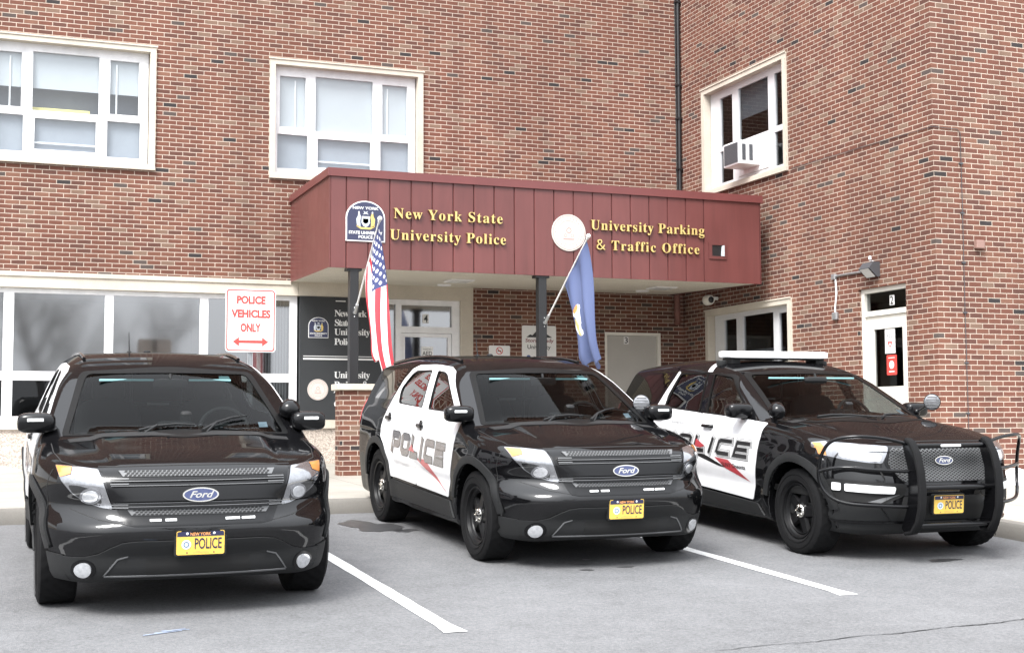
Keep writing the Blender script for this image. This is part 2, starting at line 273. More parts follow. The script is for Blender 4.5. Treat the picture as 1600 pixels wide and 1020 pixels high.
# ------------------------------------------------------------------ lettering
GL = {}
def _decode(s):
    for part in s.split(';'):
        if not part: continue
        ch, adv, sp = part.split('~'); GL[ch] = (int(adv), [[tuple(map(int, q.split(','))) for q in loop.split(' ')] for loop in sp.split('/')])
_decode('''N~615~403,-11 107,350 107,79 108,57 112,42 119,31 129,24 145,20 167,17 167,0 18,0 18,17 54,23 71,41 76,79 76,388 36,433 18,439 18,455 156,455 391,169 391,377 386,414 369,431 331,439 331,455 480,455 480,439 459,436 443,432 433,425 427,414 423,398 422,377 422,-11;e~422~154,-10 129,-8 106,-1 85,10 66,26 50,45 37,69 27,95 21,125 19,157 21,187 28,215 38,240 51,263 68,282 87,298 109,309 132,316 157,318 193,314 224,301 249,280 268,251 279,216 283,173 283,166 117,166 127,97 154,56 199,42 225,47 248,62 270,86 285,73 248,27 205,-1/116,192 201,192 201,215 201,241 198,261 193,277 186,288 175,295 161,297 136,286 121,255 116,203;w~555~122,-10 17,265 6,284 -11,293 -11,310 138,310 138,293 120,289 114,276 116,266 120,253 167,127 211,235 201,266 190,288 168,295 168,310 323,310 323,293 308,291 299,285 296,276 296,269 298,262 336,141 382,256 387,275 380,289 356,295 356,310 445,310 445,295 425,284 412,258 304,-10 289,-10 223,197 140,-10;Y~547~101,0 101,17 122,20 138,24 148,32 155,43 159,59 161,81 161,179 46,387 35,406 24,421 14,429 1,435 -13,438 -13,455 207,455 207,438 195,438 167,432 156,416 164,392 248,226 333,366 342,382 347,396 349,408 343,424 326,435 298,438 295,438 295,455 439,455 439,438 428,435 418,431 409,424 383,392 268,203 268,81 269,59 273,43 280,32 291,24 307,20 328,17 328,0;o~457~169,-10 140,-8 114,-1 90,11 69,27 52,47 38,70 27,96 21,124 19,154 21,184 27,213 38,239 52,262 69,281 90,297 114,309 140,316 168,318 196,316 222,309 245,298 266,282 283,263 298,240 308,214 315,185 317,154 315,123 308,94 298,69 284,46 266,26 245,11 222,-1 197,-8/169,11 186,14 199,24 209,39 217,81 220,154 218,206 214,245 208,271 198,286 185,296 169,299 151,296 138,286 128,271 122,245 118,206 117,154 120,82 128,39 138,24 152,14;r~408~18,0 18,16 30,18 39,21 45,26 49,32 52,43 52,56 52,252 52,267 50,278 46,285 41,289 32,292 20,293 21,310 146,310 146,252 158,272 172,288 187,301 203,311 218,316 233,318 250,317 264,312 275,304 283,293 288,281 289,266 288,254 284,243 278,234 270,228 260,224 248,222 222,231 207,250 189,260 179,258 171,252 162,241 155,228 151,211 149,192 149,56 150,42 153,32 159,25 167,21 180,18 197,16 197,0;k~480~17,0 17,16 30,18 39,21 45,26 49,33 52,43 52,56 52,398 47,429 42,434 33,438 20,439 21,455 148,455 148,169 227,248 236,259 242,269 244,278 240,287 228,292 209,293 206,293 206,310 345,310 345,293 320,289 297,278 275,260 222,209 346,34 355,24 365,18 376,16 376,0 211,0 211,16 217,16 229,18 237,23 239,32 232,49 163,147 148,134 148,56 154,26 160,21 168,18 180,16 180,0;S~511~43,-11 43,158 62,158 75,113 91,77 111,50 136,30 164,19 197,15 220,17 241,24 257,36 269,51 276,69 279,89 273,117 255,140 225,160 163,191 127,210 99,231 77,253 62,276 53,302 50,332 52,358 57,381 67,403 80,421 96,437 115,449 136,459 160,464 185,466 229,461 282,448 291,446 300,445 310,447 317,454 320,466 339,466 339,319 322,319 315,343 305,365 293,385 280,402 265,417 248,429 231,438 213,443 194,445 173,443 155,437 140,426 128,413 122,398 120,380 121,364 127,349 137,336 151,325 168,314 189,303 253,273 279,260 300,247 317,233 331,219 342,204 350,188 355,171 358,153 359,133 357,106 350,80 339,58 323,38 304,21 281,8 254,-2 225,-8 192,-10 158,-8 126,1 98,9 85,12 69,7 61,-11;t~349~124,-9 99,-7 80,-1 66,10 56,26 50,46 48,71 48,279 20,279 20,300 46,324 68,347 88,369 105,389 118,407 129,424 144,424 144,310 208,310 208,279 144,279 144,82 149,51 168,40 183,44 195,56 206,75 222,66 198,24 165,-1;a~465~255,-10 226,-5 208,10 200,35 168,11 133,-4 95,-9 74,-6 55,0 40,11 29,26 22,43 20,63 25,91 39,115 63,136 98,155 143,173 199,190 199,241 197,258 193,272 187,282 177,290 164,294 148,296 123,293 109,286 104,274 113,257 123,231 121,220 117,210 110,202 100,196 90,192 77,191 64,192 54,196 45,203 38,212 34,223 33,236 35,252 40,266 49,278 62,290 77,300 95,308 115,314 137,317 162,318 205,315 239,307 263,292 280,271 290,244 293,210 293,62 295,40 304,34 320,42 329,28 306,7 281,-6/151,34 174,41 199,63 199,169 154,151 127,123 118,84 122,56 133,39;U~613~248,-13 192,-8 147,6 114,29 91,61 78,103 73,155 73,379 72,398 68,413 61,424 50,431 35,436 15,439 15,455 240,455 240,439 202,432 185,415 181,379 181,140 183,104 191,74 203,51 221,35 245,25 275,22 340,37 379,83 392,159 392,378 391,398 387,413 379,423 368,431 351,436 328,439 328,455 474,455 474,439 456,435 442,429 433,421 427,411 424,396 422,378 422,181 418,118 403,69 380,32 346,7 302,-8;n~502~18,0 18,16 30,17 39,21 45,26 49,33 52,43 52,56 52,253 46,284 40,289 31,293 19,294 19,310 148,310 148,267 175,296 207,313 243,318 292,306 321,271 330,212 330,56 337,26 343,21 352,17 363,16 363,0 202,0 202,16 207,16 223,21 232,34 235,56 235,217 234,234 232,247 229,258 223,265 215,270 203,271 183,267 164,255 148,235 148,56 154,26 160,21 168,17 180,16 180,0;i~319~101,362 87,364 75,368 65,376 57,387 52,399 50,412 52,426 57,438 65,449 75,457 87,462 101,463 114,462 126,457 137,449 145,438 150,426 151,412 149,399 145,387 136,376 126,368 114,364/18,0 18,16 30,18 39,21 45,26 49,32 52,43 52,56 52,252 47,285 41,289 32,292 20,293 21,310 148,310 148,56 154,26 160,21 168,18 180,16 180,0;v~427~142,-10 38,248 22,281 16,288 8,292 -3,293 -3,310 164,310 164,294 156,294 141,292 132,286 129,276 130,268 185,122 236,253 241,272 237,284 224,292 203,294 203,310 305,310 305,295 294,291 284,286 278,279 260,243 160,-10;s~409~151,-10 132,-8 110,-3 87,6 73,9 64,7 56,1 51,-9 36,-9 36,105 53,105 61,79 72,57 87,39 103,26 121,17 140,15 156,16 168,20 179,27 186,35 191,46 192,58 188,76 176,92 156,105 107,130 85,142 68,155 54,169 45,185 39,202 37,220 40,247 49,270 65,291 86,306 111,316 141,319 166,316 199,308 206,306 213,305 220,306 226,311 230,319 244,319 244,222 228,222 220,244 209,262 196,277 182,288 166,294 149,296 136,295 125,292 116,286 110,278 106,269 105,259 106,249 109,240 115,232 146,212 191,189 212,178 229,165 241,151 250,136 255,117 257,95 254,65 244,39 228,18 206,2 181,-7;y~421~52,-140 36,-139 22,-133 10,-125 1,-113 -5,-100 -7,-84 -5,-73 -2,-62 5,-53 13,-46 24,-41 36,-40 46,-41 56,-44 64,-49 70,-57 73,-65 75,-76 74,-81 74,-87 86,-99 94,-96 104,-88 114,-74 129,-44 140,-5 36,251 25,275 15,287 -3,293 -5,293 -5,310 162,310 162,293 136,289 128,275 130,267 133,257 185,119 230,241 236,260 238,274 229,289 203,293 203,310 300,310 300,293 291,292 283,288 277,281 259,242 162,-24 151,-53 140,-77 129,-96 118,-111 107,-122 95,-131 83,-136 68,-139;P~539~15,0 15,17 36,20 52,24 62,32 69,43 73,59 75,81 75,379 73,398 69,413 62,424 51,431 36,436 16,439 16,455 214,455 265,454 306,449 336,440 357,429 375,415 390,398 400,378 407,356 409,332 404,296 390,266 367,240 334,221 292,209 242,206 182,206 182,81 183,59 187,43 194,32 205,24 221,20 242,17 242,0/182,230 201,230 231,232 255,240 272,253 283,271 290,297 292,329 290,361 285,387 275,406 261,420 241,428 216,431 189,424 182,398;l~320~18,0 18,16 30,18 39,21 45,26 49,32 52,43 52,56 52,398 47,429 42,434 33,438 20,439 20,455 148,455 148,56 154,26 160,21 168,18 180,16 180,0;c~414~156,-10 131,-8 108,-1 87,11 67,26 51,45 38,68 28,93 21,120 19,150 22,181 29,210 40,237 55,260 74,280 96,297 120,309 146,317 175,319 204,317 230,310 250,298 265,283 274,265 277,245 276,233 272,223 266,215 258,209 248,205 236,204 214,209 201,225 196,251 197,261 197,271 194,286 185,294 169,297 138,285 118,248 112,187 115,142 123,105 137,76 156,55 178,42 204,38 227,42 250,53 271,72 285,60 248,21 205,-2;g~448~146,-140 106,-138 73,-132 48,-122 29,-108 18,-92 14,-75 20,-54 38,-38 69,-26 44,-10 29,9 24,30 26,46 32,61 42,74 57,86 77,98 102,110 58,135 31,169 22,212 24,232 30,251 40,268 53,282 69,295 88,305 109,312 132,317 157,318 183,317 208,312 233,304 317,304 317,268 268,268 281,248 289,226 291,203 290,185 285,167 276,151 264,137 250,125 234,116 215,108 194,104 172,103 157,103 142,104 131,103 121,100 112,94 106,87 102,80 101,71 105,59 119,51 141,49 175,49 208,48 236,45 259,40 277,33 292,24 303,13 310,-1 314,-18 316,-37 311,-67 296,-92 272,-113 239,-128 197,-137/157,124 172,127 183,134 190,146 195,163 198,184 199,211 198,238 195,260 190,276 183,288 172,295 157,297 143,295 132,288 124,276 118,260 115,238 114,211 115,184 118,163 124,146 132,134 143,127/161,-116 218,-111 252,-94 263,-66 262,-55 257,-47 249,-41 238,-37 223,-35 205,-34 97,-34 84,-45 76,-58 73,-73 76,-84 83,-94 95,-103 111,-111 133,-115;&~612~187,-7 144,-3 107,9 77,28 54,54 40,86 36,125 39,157 48,185 63,208 84,228 109,248 139,266 99,318 89,337 83,359 81,382 84,413 95,439 114,459 139,475 169,484 204,487 237,484 266,475 289,460 306,439 317,414 320,383 317,357 308,333 293,312 273,293 250,275 224,258 354,133 365,148 374,164 382,181 401,240 461,240 453,212 444,185 434,160 422,136 408,115 392,95 490,0 410,0 352,56 330,39 307,24 281,11 254,1 222,-5/188,293 212,308 231,322 245,336 254,350 260,366 262,383 260,399 255,412 246,423 234,432 219,437 202,439 185,437 169,432 156,424 146,413 140,399 138,383 140,367 144,352 151,338 161,324 173,309/189,46 216,47 241,52 263,60 282,70 299,81 314,93 175,229 152,215 133,200 118,185 106,169 100,150 97,127 100,104 108,84 122,68 141,56 163,48;T~544~92,0 92,17 114,19 130,23 142,31 150,42 154,59 156,81 156,433 149,433 116,430 88,420 65,403 47,380 35,352 29,318 11,318 11,455 410,455 410,317 394,317 375,382 333,420 269,433 263,433 263,81 265,58 269,41 276,30 288,23 305,19 328,17 328,0;f~334~15,0 15,16 40,22 50,35 52,73 52,277 16,277 16,310 52,310 52,353 56,386 67,413 85,436 109,452 139,461 174,465 200,463 222,456 240,446 253,432 261,417 263,400 262,386 258,375 252,367 244,360 235,357 224,355 213,356 203,360 195,365 189,372 186,381 185,391 193,420 196,426 197,433 196,438 190,442 180,443 168,442 159,437 153,430 148,390 148,310 203,310 203,277 148,277 148,65 149,47 152,34 158,26 167,20 181,17 199,16 199,0;O~646~261,-11 228,-9 198,-3 169,7 142,21 117,38 94,58 75,81 58,106 45,134 35,163 29,195 28,228 29,260 35,292 45,321 58,349 75,374 95,397 117,417 143,434 170,448 200,458 232,464 265,466 298,464 328,458 357,448 384,435 409,418 431,399 451,376 467,351 481,323 490,293 496,261 498,228 496,195 490,163 481,134 467,106 450,81 430,58 408,38 383,21 355,7 325,-3 294,-9/265,12 328,36 367,108 379,228 376,293 365,346 348,389 324,419 294,437 260,443 196,419 158,347 145,228 149,163 159,109 177,67 201,37 230,18''')
def shapes_to_mesh(mb, loops_groups, T, d0, d1, mi=0, mi_side=None):
    """flat outlines with holes, given thickness d0..d1 along the normal"""
    for loops in loops_groups:
        pts = []; edges = []
        for lp in loops:
            b = len(pts); n = len(lp); pts += [Vector(q) for q in lp]; edges += [(b+i, b+(i+1) % n) for i in range(n)]
        vo, eo, fo, ov, oe, of = delaunay_2d_cdt(pts, edges, [], 0, 1e-6)
        def inside(p):
            c = False
            for lp in loops:
                j = len(lp)-1
                for i in range(len(lp)):
                    (xi, yi), (xj, yj) = lp[i], lp[j]
                    if (yi > p[1]) != (yj > p[1]) and p[0] < (xj-xi)*(p[1]-yi)/(yj-yi)+xi: c = not c
                    j = i
            return c
        fs = [f for f in fo if inside(sum((vo[i] for i in f), Vector((0, 0)))/len(f))]
        mb.add([T(q[0], d1, q[1]) for q in vo], fs, mi)
        if d1 != d0:
            for lp in loops:
                n = len(lp); mb.add([T(q[0], d0, q[1]) for q in lp]+[T(q[0], d1, q[1]) for q in lp], [(i, (i+1) % n, n+(i+1) % n, n+i) for i in range(n)], mi if mi_side is None else mi_side)
def serif_text(mb, text, x0, x1, base, cap, T, d0, d1, mi=0, mi_side=None, space=None):
    """bold serif words from x0 to x1, capital height cap"""
    s = cap/.455/1000; adv = sum(GL[c][0] for c in text if c != ' '); nsp = text.count(' '); k = (x1-x0)/s
    track = 0
    spw = 330 if space is None else space
    track = (k-adv-nsp*spw)/max(1, len(text)-1)
    x = 0
    for c in text:
        if c == ' ': x += spw+track; continue
        a, sp = GL[c]; shapes_to_mesh(mb, [[[(x0+(x+px)*s, base+py*s) for px, py in lp] for lp in sp]], T, d0, d1, mi, mi_side); x += a+track
_txt = {}
def sans_mesh(text, bold=0.0):
    """flat triangulated built-in sans lettering, height 1 = font size; returns verts, faces, width, height"""
    key = (text, bold)
    if key not in _txt:
        c = bpy.data.curves.new('t', 'FONT'); c.body = text; c.size = 1; c.resolution_u = 3; c.offset = bold; c.fill_mode = 'FRONT'
        o = bpy.data.objects.new('t', c); COL.objects.link(o); dg = bpy.context.evaluated_depsgraph_get(); me = o.evaluated_get(dg).to_mesh()
        v = [(q.co.x, q.co.y) for q in me.vertices]; f = [tuple(p.vertices) for p in me.polygons]; o.evaluated_get(dg).to_mesh_clear()
        bpy.data.objects.remove(o); bpy.data.curves.remove(c)
        xs = [q[0] for q in v]; ys = [q[1] for q in v]; _txt[key] = (v, f, min(xs), max(xs), min(ys), max(ys))
    return _txt[key]
def sans_text(mb, text, x0, x1, z0, z1, T, d, mi=0, bold=0.0, shear=0.0):
    """fits the words into the rectangle"""
    v, f, a, b, c, e = sans_mesh(text, bold)
    mb.add([T(x0+(px-a)/(b-a)*(x1-x0)+shear*(py-c)/(e-c)*(z1-z0), d, z0+(py-c)/(e-c)*(z1-z0)) for px, py in v], f, mi)
def circ(cx, cz, r, n=40, rz=None): return [(cx+r*math.cos(2*math.pi*i/n), cz+(rz or r)*math.sin(2*math.pi*i/n)) for i in range(n)]
def rrect(x0, x1, z0, z1, r, n=5):
    out = []
    for cx, cz, a in ((x1-r, z1-r, 0), (x0+r, z1-r, 90), (x0+r, z0+r, 180), (x1-r, z0+r, 270)):
        out += [(cx+r*math.cos(R(a+90*i/n)), cz+r*math.sin(R(a+90*i/n))) for i in range(n+1)]
    return out
def arch(x0, x1, z0, z1, rise, n=14):
    cx, hw = (x0+x1)/2, (x1-x0)/2
    return [(x0, z0), (x1, z0)]+[(cx+hw*math.cos(math.pi*i/n), z1-rise+rise*math.sin(math.pi*i/n)) for i in range(n+1)]
def facing(Y): return lambda u, d, v: (u, Y-d, v)            # surfaces that face -Y; d is outwards
def wing(X): return lambda u, d, v: (X-d, u, v)              # surfaces that face -X
def crest_shapes(mb, x0, x1, z0, z1, T, d, words=True):
    """navy arched plate with white border and coat of arms; materials: 0 white 1 navy 2 gold 3 silver"""
    W, H = x1-x0, z1-z0; b = .035*W/.55
    mb.prism(arch(x0, x1, z0, z1, .42*W), 0, d, T, 0); mb.prism(arch(x0+.03*W, x1-.03*W, z0+.03*W, z1-.03*W, .40*W), d, d+.003, T, 1)
    e = d+.006
    def P(u, v): return (x0+u*W, z0+v*H)
    def poly(pts, mi): shapes_to_mesh(mb, [[[P(*q) for q in pts]]], T, e, e, mi)
    poly([(.27, .36), (.38, .30), (.62, .30), (.73, .36), (.73, .40), (.60, .345), (.40, .345), (.27, .40)], 2)      # scroll
    poly([(.40, .62), (.60, .62), (.61, .46), (.56, .38), (.50, .35), (.44, .38), (.39, .46)], 3)                     # shield
    poly([(.43, .56), (.57, .56), (.57, .47), (.50, .43), (.43, .47)], 2)
    for s in (-1, 1):
        poly([(.5+s*q, v) for q, v in ((.13, .36), (.14, .50), (.12, .60), (.15, .68), (.19, .70), (.20, .62), (.24, .55), (.23, .44), (.21, .36))], 3 if s < 0 else 2)
        poly([(.5+s*q, v) for q, v in ((.15, .69), (.165, .74), (.19, .73), (.19, .69))], 0)
    poly([(.42, .66), (.47, .70), (.44, .75), (.50, .72), (.56, .75), (.53, .70), (.58, .66), (.50, .68)], 3)         # eagle
    if words:
        a, c, t_, u_ = P(.17, .79)[0], P(.83, .79)[0], P(0, .785)[1], P(0, .855)[1]
        sans_text(mb, 'NEW YORK', a, c, t_, u_, T, e, 0, .02); sans_text(mb, 'STATE UNIVERSITY', P(.07, 0)[0], P(.93, 0)[0], P(0, .175)[1], P(0, .25)[1], T, e, 0, .03); sans_text(mb, 'POLICE', P(.32, 0)[0], P(.68, 0)[0], P(0, .07)[1], P(0, .145)[1], T, e, 0, .02)
def seal_shapes(mb, cx, cz, r, T, d):
    """round pale seal with rose ring; 0 white 1 rose"""
    mb.prism(circ(cx, cz, r), 0, d, T, 0)
    for q, w_ in ((.94, .03), (.66, .02)):
        shapes_to_mesh(mb, [[circ(cx, cz, r*q), circ(cx, cz, r*(q-w_))]], T, d+.003, d+.003, 1)
    n = 26
    for i in range(n):
        a = 2*math.pi*i/n; c, s = math.cos(a), math.sin(a); h = .05*r; l = .022*r
        if abs(s+1) > .03: shapes_to_mesh(mb, [[[(cx+r*.80*c+x*s+y*c, cz+r*.80*s-x*c+y*s) for x, y in ((-l, -h), (l, -h), (l*.5, h), (-l*.5, h))]]], T, d+.003, d+.003, 1)
    for px, pz, rr in ((0, .12, .16), (-.2, -.16, .10), (.2, -.16, .10)): shapes_to_mesh(mb, [[circ(cx+px*r, cz+pz*r, rr*r, 12), circ(cx+px*r, cz+pz*r, rr*r*.72, 12)]], T, d+.003, d+.003, 1)
    shapes_to_mesh(mb, [[[(cx-.36*r, cz-.32*r), (cx+.36*r, cz-.32*r), (cx+.30*r, cz-.38*r), (cx-.30*r, cz-.38*r)]]], T, d+.003, d+.003, 1)

# ------------------------------------------------------------------ ground, kerb, sidewalk, paint
def gz(X, Y):
    if Y >= 0: return .006*X+.054*Y
    return .006*X+.054*Y/(1-Y/14)
def sheet(name, xs, ys, zf, m, kind='structure', hole=None):
    mb = MB(); nx, ny = len(xs), len(ys)
    mb.add([(x, y, zf(x, y)) for y in ys for x in xs], [(j*nx+i, j*nx+i+1, (j+1)*nx+i+1, (j+1)*nx+i) for j in range(ny-1) for i in range(nx-1) if not (hole and hole(xs[i], ys[j]))])
    o = mb.build(name, m, smooth=True, fix=False); o['kind'] = kind; return o
xs = [-400, -200, -100, -60, -40, -25]+[-15+2.5*i for i in range(17)]+[35, 50, 80, 130, 220, 400]
ys = [-400, -200, -120, -80, -60, -45, -30, -20, -14, -10, -7, -5, -3, -1.5]+[1.5*i for i in range(12)]+[20, 30, 60, 120, 250, 400]
sheet('parking_lot', xs, ys, lambda x, y: gz(x, min(y, 21)) if y > 16.5 else gz(x, y), M['asphalt'])
KX, KY, KR = 9.2, 14.3, 1.3
def side_z(X, Y): return (.795+.15+.03*(Y-KY)+.006*(X-4)) if Y >= KY else gz(X, Y)+.15
kl = [(-30+i*1.0, KY) for i in range(int(KX-KR)+31)]+[(KX-KR+KR*math.sin(R(a)), KY-KR+KR*math.cos(R(a))) for a in range(0, 91, 9)]+[(KX, KY-KR-.8*i) for i in range(1, 22)]
mb = MB(); n = len(kl)
def nrm(i):
    a = Vector(kl[max(i-1, 0)]); b = Vector(kl[min(i+1, n-1)]); t_ = (b-a).normalized(); return Vector((t_.y, -t_.x))      # towards the lot
rows = []
for i, (x, y) in enumerate(kl):
    q = nrm(i); g_ = gz(x, y); h = side_z(x, y) if y < KY else .945+.006*(x-4)
    rows.append([(x+q.x*o_, y+q.y*o_, z_) for o_, z_ in ((.025, g_-.05), (.025, g_+.02), (.012, h-.03), (-.012, h+.001), (-.155, h+.004), (-.155, g_-.05))])
mb.add([p_ for r_ in rows for p_ in r_], [(i*6+k, i*6+k+1, (i+1)*6+k+1, (i+1)*6+k) for i in range(n-1) for k in range(5)])
kb = mb.build('kerb', M['kerb'], smooth=True, angle=40); kb['kind'] = 'structure'
mb = MB()                                                                   # sidewalk: strip along the facade, strip along the wing
inn = [(x+nrm(i).x*-.15, y+nrm(i).y*-.15) for i, (x, y) in enumerate(kl)]
va = []
for i, (x, y) in enumerate(inn):
    q = nrm(i)
    va += [(x-q.x*25*k/30, y-q.y*25*k/30, 0) for k in range(31)]
va = [(x, y, side_z(x, y) if y < KY else .945+.03*(y-KY)+.006*(x-4)) for x, y, _ in va]
mb.add(va, [(i*31+k, i*31+k+1, (i+1)*31+k+1, (i+1)*31+k) for i in range(n-1) for k in range(30)])
sw = mb.build('sidewalk', M['concrete'], smooth=True, angle=30); sw['kind'] = 'structure'
for (x0, x1, ya, yb) in ((2.69, 2.80, 8.06, 13.9), (5.82, 5.93, 8.37, 13.9), (-.45, -.34, 7.8, 13.9)):
    mb = MB(); k = 26; pts = []
    for i in range(k+1):
        y = ya+(yb-ya)*i/k
        for x in (x0, x1):
            xx = x+rng.uniform(-.004, .004)+(.02*(i == 0)*(1 if x == x0 else -1)*-1); pts.append((xx, y+(.05*rng.uniform(-1, 1) if i == 0 else 0), gz(xx, y)+.004))
    mb.add(pts, [(2*i, 2*i+1, 2*i+3, 2*i+2) for i in range(k)]); o = mb.build('parking_line', M['line'], fix=False); o['kind'] = 'structure'
M['stain'] = pm('wet_asphalt', (.052, .052, .054), .35, var=.3, scale=9)
M['crack'] = pm('asphalt_crack', (.018, .018, .019), .95)
def blob(name, cx, cy, rx, ry, m, seed, dz=.004, n=36):
    q = random.Random(seed); ph = [q.uniform(0, 6.28) for _ in range(6)]; mb = MB(); pts = [(cx, cy)]
    for i in range(n):
        a = 2*math.pi*i/n; r_ = 1+.22*math.sin(2*a+ph[0])+.16*math.sin(3*a+ph[1])+.1*math.sin(5*a+ph[2])+.08*math.sin(9*a+ph[3]); pts.append((cx+rx*r_*math.cos(a), cy+ry*r_*math.sin(a)))
    mb.add([(x, y, gz(x, y)+dz) for x, y in pts], [(0, 1+i, 1+(i+1) % n) for i in range(n)]); o = mb.build(name, m, fix=False); o['kind'] = 'structure'; return o
for i, a in enumerate(((3.62, 13.15, .26, .42), (3.85, 12.75, .12, .10), (7.66, 9.55, .15, .07), (4.25, 10.45, .05, .04), (4.6, 10.3, .06, .04), (4.53, 10.0, .05, .03), (4.9, 10.05, .06, .03), (4.15, 10.75, .07, .05), (4.75, 10.5, .04, .03))): blob('wet_patch', *a, M['stain'], 30+i)
q = random.Random(3); mb = MB(); cp = []
for i in range(90):
    t_ = i/89; x = 4.0+t_*3.4; y = 7.06+.27*t_**1.4+.012*math.sin(x*9)+q.uniform(-.008, .008); wd = (.003+.007*abs(math.sin(x*5.3+1))*q.uniform(.4, 1))*(.5+t_)
    cp += [(x, y-wd, gz(x, y)+.004), (x, y+wd, gz(x, y)+.004)]
mb.add(cp, [(2*i, 2*i+1, 2*i+3, 2*i+2) for i in range(89)]); o = mb.build('asphalt_crack', M['crack'], fix=False); o['kind'] = 'structure'
M['chalk'] = pm('blue_chalk', (.22, .26, .34), .9, var=.3, scale=30)
mb = MB()
for (x0, y0, x1, y1) in ((.93, 8.52, 1.17, 8.60), (1.05, 8.62, 1.22, 8.62), (1.0, 8.56, 1.2, 8.66)):
    mb.add([(x0, y0, gz(x0, y0)+.004), (x1, y1, gz(x1, y1)+.004), (x1, y1+.02, gz(x1, y1)+.004), (x0, y0+.03, gz(x0, y0)+.004)], [(0, 1, 2, 3)])
o = mb.build('chalk_mark', M['chalk'], fix=False); o['kind'] = 'structure'
# old snow lying along the end wall
mb = MB(); q = random.Random(11); nx, ny = 60, 12; pts = []
for j in range(ny+1):
    for i in range(nx+1):
        x = 11.9+4.6*i/nx; y = 14.16-.75*j/ny; e = min(1, i/7)*math.sin(math.pi*min(1, j/ny*.55+.45))**.8
        h = .20*e*(.55+.45*math.sin(x*3.1)*math.sin(x*1.7+j*.3))+.03*e*q.random(); pts.append((x, y, side_z(x, y)-.02+max(0, h)))
mb.add(pts, [(j*(nx+1)+i, j*(nx+1)+i+1, (j+1)*(nx+1)+i+1, (j+1)*(nx+1)+i) for j in range(ny) for i in range(nx)])
o = mb.build('snow', M['snow'], smooth=True, fix=False); o['kind'] = 'stuff'
mb = MB(); pts = []
for j in range(9):
    for i in range(31):
        x = -1.6+2.2*i/30; y = 20.9-.6*j/8; h = .13*math.sin(math.pi*min(1, j/8*.5+.5))*math.sin(math.pi*i/30)**.6*(.7+.3*math.sin(x*6)); pts.append((x, y, side_z(x, y)-.02+max(0, h)))
mb.add(pts, [(j*31+i, j*31+i+1, (j+1)*31+i+1, (j+1)*31+i) for j in range(8) for i in range(30)]); o = mb.build('snow', M['snow'], smooth=True, fix=False); o['kind'] = 'stuff'
# wooded ridge across the road behind the camera: what the paint and the panes reflect
mb = MB(); q = random.Random(5); k = 240; pts = []
for i in range(k+1):
    a = R(100+340*i/k-60); r_ = 70+8*math.sin(i*.21)
    h = 1.2+.9*math.sin(i*.33)+.9*math.sin(i*.91+1)+.7*math.sin(i*2.3)+q.uniform(-.6, .6)
    for rr, hh in ((r_, -6), (r_, h*.6), (r_+4, h), (r_+16, -6)): pts.append((3+rr*math.sin(a)*1.0, -2+rr*math.cos(a), hh))
mb.add(pts, [(i*4+j, i*4+j+1, (i+1)*4+j+1, (i+1)*4+j) for i in range(k) for j in range(3) if not (-1.0 < math.atan2(pts[i*4][0], pts[i*4][1]-0) < 1.2)])
o = mb.build('hills', M['hill'], fix=False); o['kind'] = 'structure'

# bare trees across the lot: they stand behind the camera and show in the ground-floor panes
M['bark'] = pm('bark', (.26, .25, .24), .9, var=.3, scale=5)
def bare_tree(x, y, h, seed, label):
    q = random.Random(seed); root = empty('bare_tree', (x, y, gz(x, y))); tag(root, label, 'tree', 'bare trees across the lot'); tr, cr = MB(), MB()
    def grow(p, d, l, r, n):
        e = p+d*l; m_ = p+d*l*.5+Vector((q.uniform(-1, 1), q.uniform(-1, 1), 0))*l*.05
        (tr if n == 0 else cr).tube([p, m_, e], [r, r*.85, r*.68], 6 if n < 3 else 4)
        if n >= 5: return
        for k in range(3 if n else 4):
            a = q.uniform(0, 6.28); s = q.uniform(.35, .75); nd = (d+Vector((math.cos(a)*s, math.sin(a)*s, q.uniform(-.05, .3)))).normalized(); grow(e if k < 2 else m_, nd, l*q.uniform(.6, .82), r*.6, n+1)
    grow(Vector((0, 0, -.2)), Vector((0, 0, 1)), h*.30, .26, 0); tr.build('trunk', M['bark'], root, smooth=True, fix=False); cr.build('crown', M['bark'], root, smooth=True, fix=False)
bare_tree(2.6, -24, 12, 4, 'wide bare tree across the lot, mirrored in the left ground-floor pane')
bare_tree(7.5, -27, 11, 9, 'slim bare tree across the lot, mirrored in the pane beside the parking sign')

# ------------------------------------------------------------------ brick building
W0, XW, YE, TOP = 21.0, 11.4, 14.2, 16.6
bld = empty('brick_building', (5, W0, .95))
tag(bld, 'red brick building with stone-trimmed windows and a wing standing forward on the right', 'building')
ORG = Vector(bld.location)
def bpart(mb, name, mats, parent=bld, **k):
    """geometry in world coordinates -> part in the building's frame"""
    mb.v = [(x-ORG.x, y-ORG.y, z-ORG.z) for x, y, z in mb.v]; o = mb.build(name, mats, bld, **k)
    if parent is not bld: o.parent = parent
    return o
def facade(mb, u0, u1, v0, v1, holes, T, depth=.16):
    us = sorted({u0, u1, *[h[0] for h in holes], *[h[1] for h in holes]}); vv = sorted({v0, v1, *[h[2] for h in holes], *[h[3] for h in holes]})
    for i in range(len(us)-1):
        for j in range(len(vv)-1):
            cu, cv = (us[i]+us[i+1])/2, (vv[j]+vv[j+1])/2
            if any(h[0] < cu < h[1] and h[2] < cv < h[3] for h in holes): continue
            mb.add([T(us[i], 0, vv[j]), T(us[i+1], 0, vv[j]), T(us[i+1], 0, vv[j+1]), T(us[i], 0, vv[j+1])], [(0, 1, 2, 3)])
    for a, b, c, d in holes:
        for (p, q) in (((a, c), (a, d)), ((b, c), (b, d)), ((a, c), (b, c)), ((a, d), (b, d))):
            mb.add([T(p[0], 0, p[1]), T(q[0], 0, q[1]), T(q[0], -depth, q[1]), T(p[0], -depth, p[1])], [(0, 1, 2, 3)])
FM, FW = facing(W0), wing(XW)
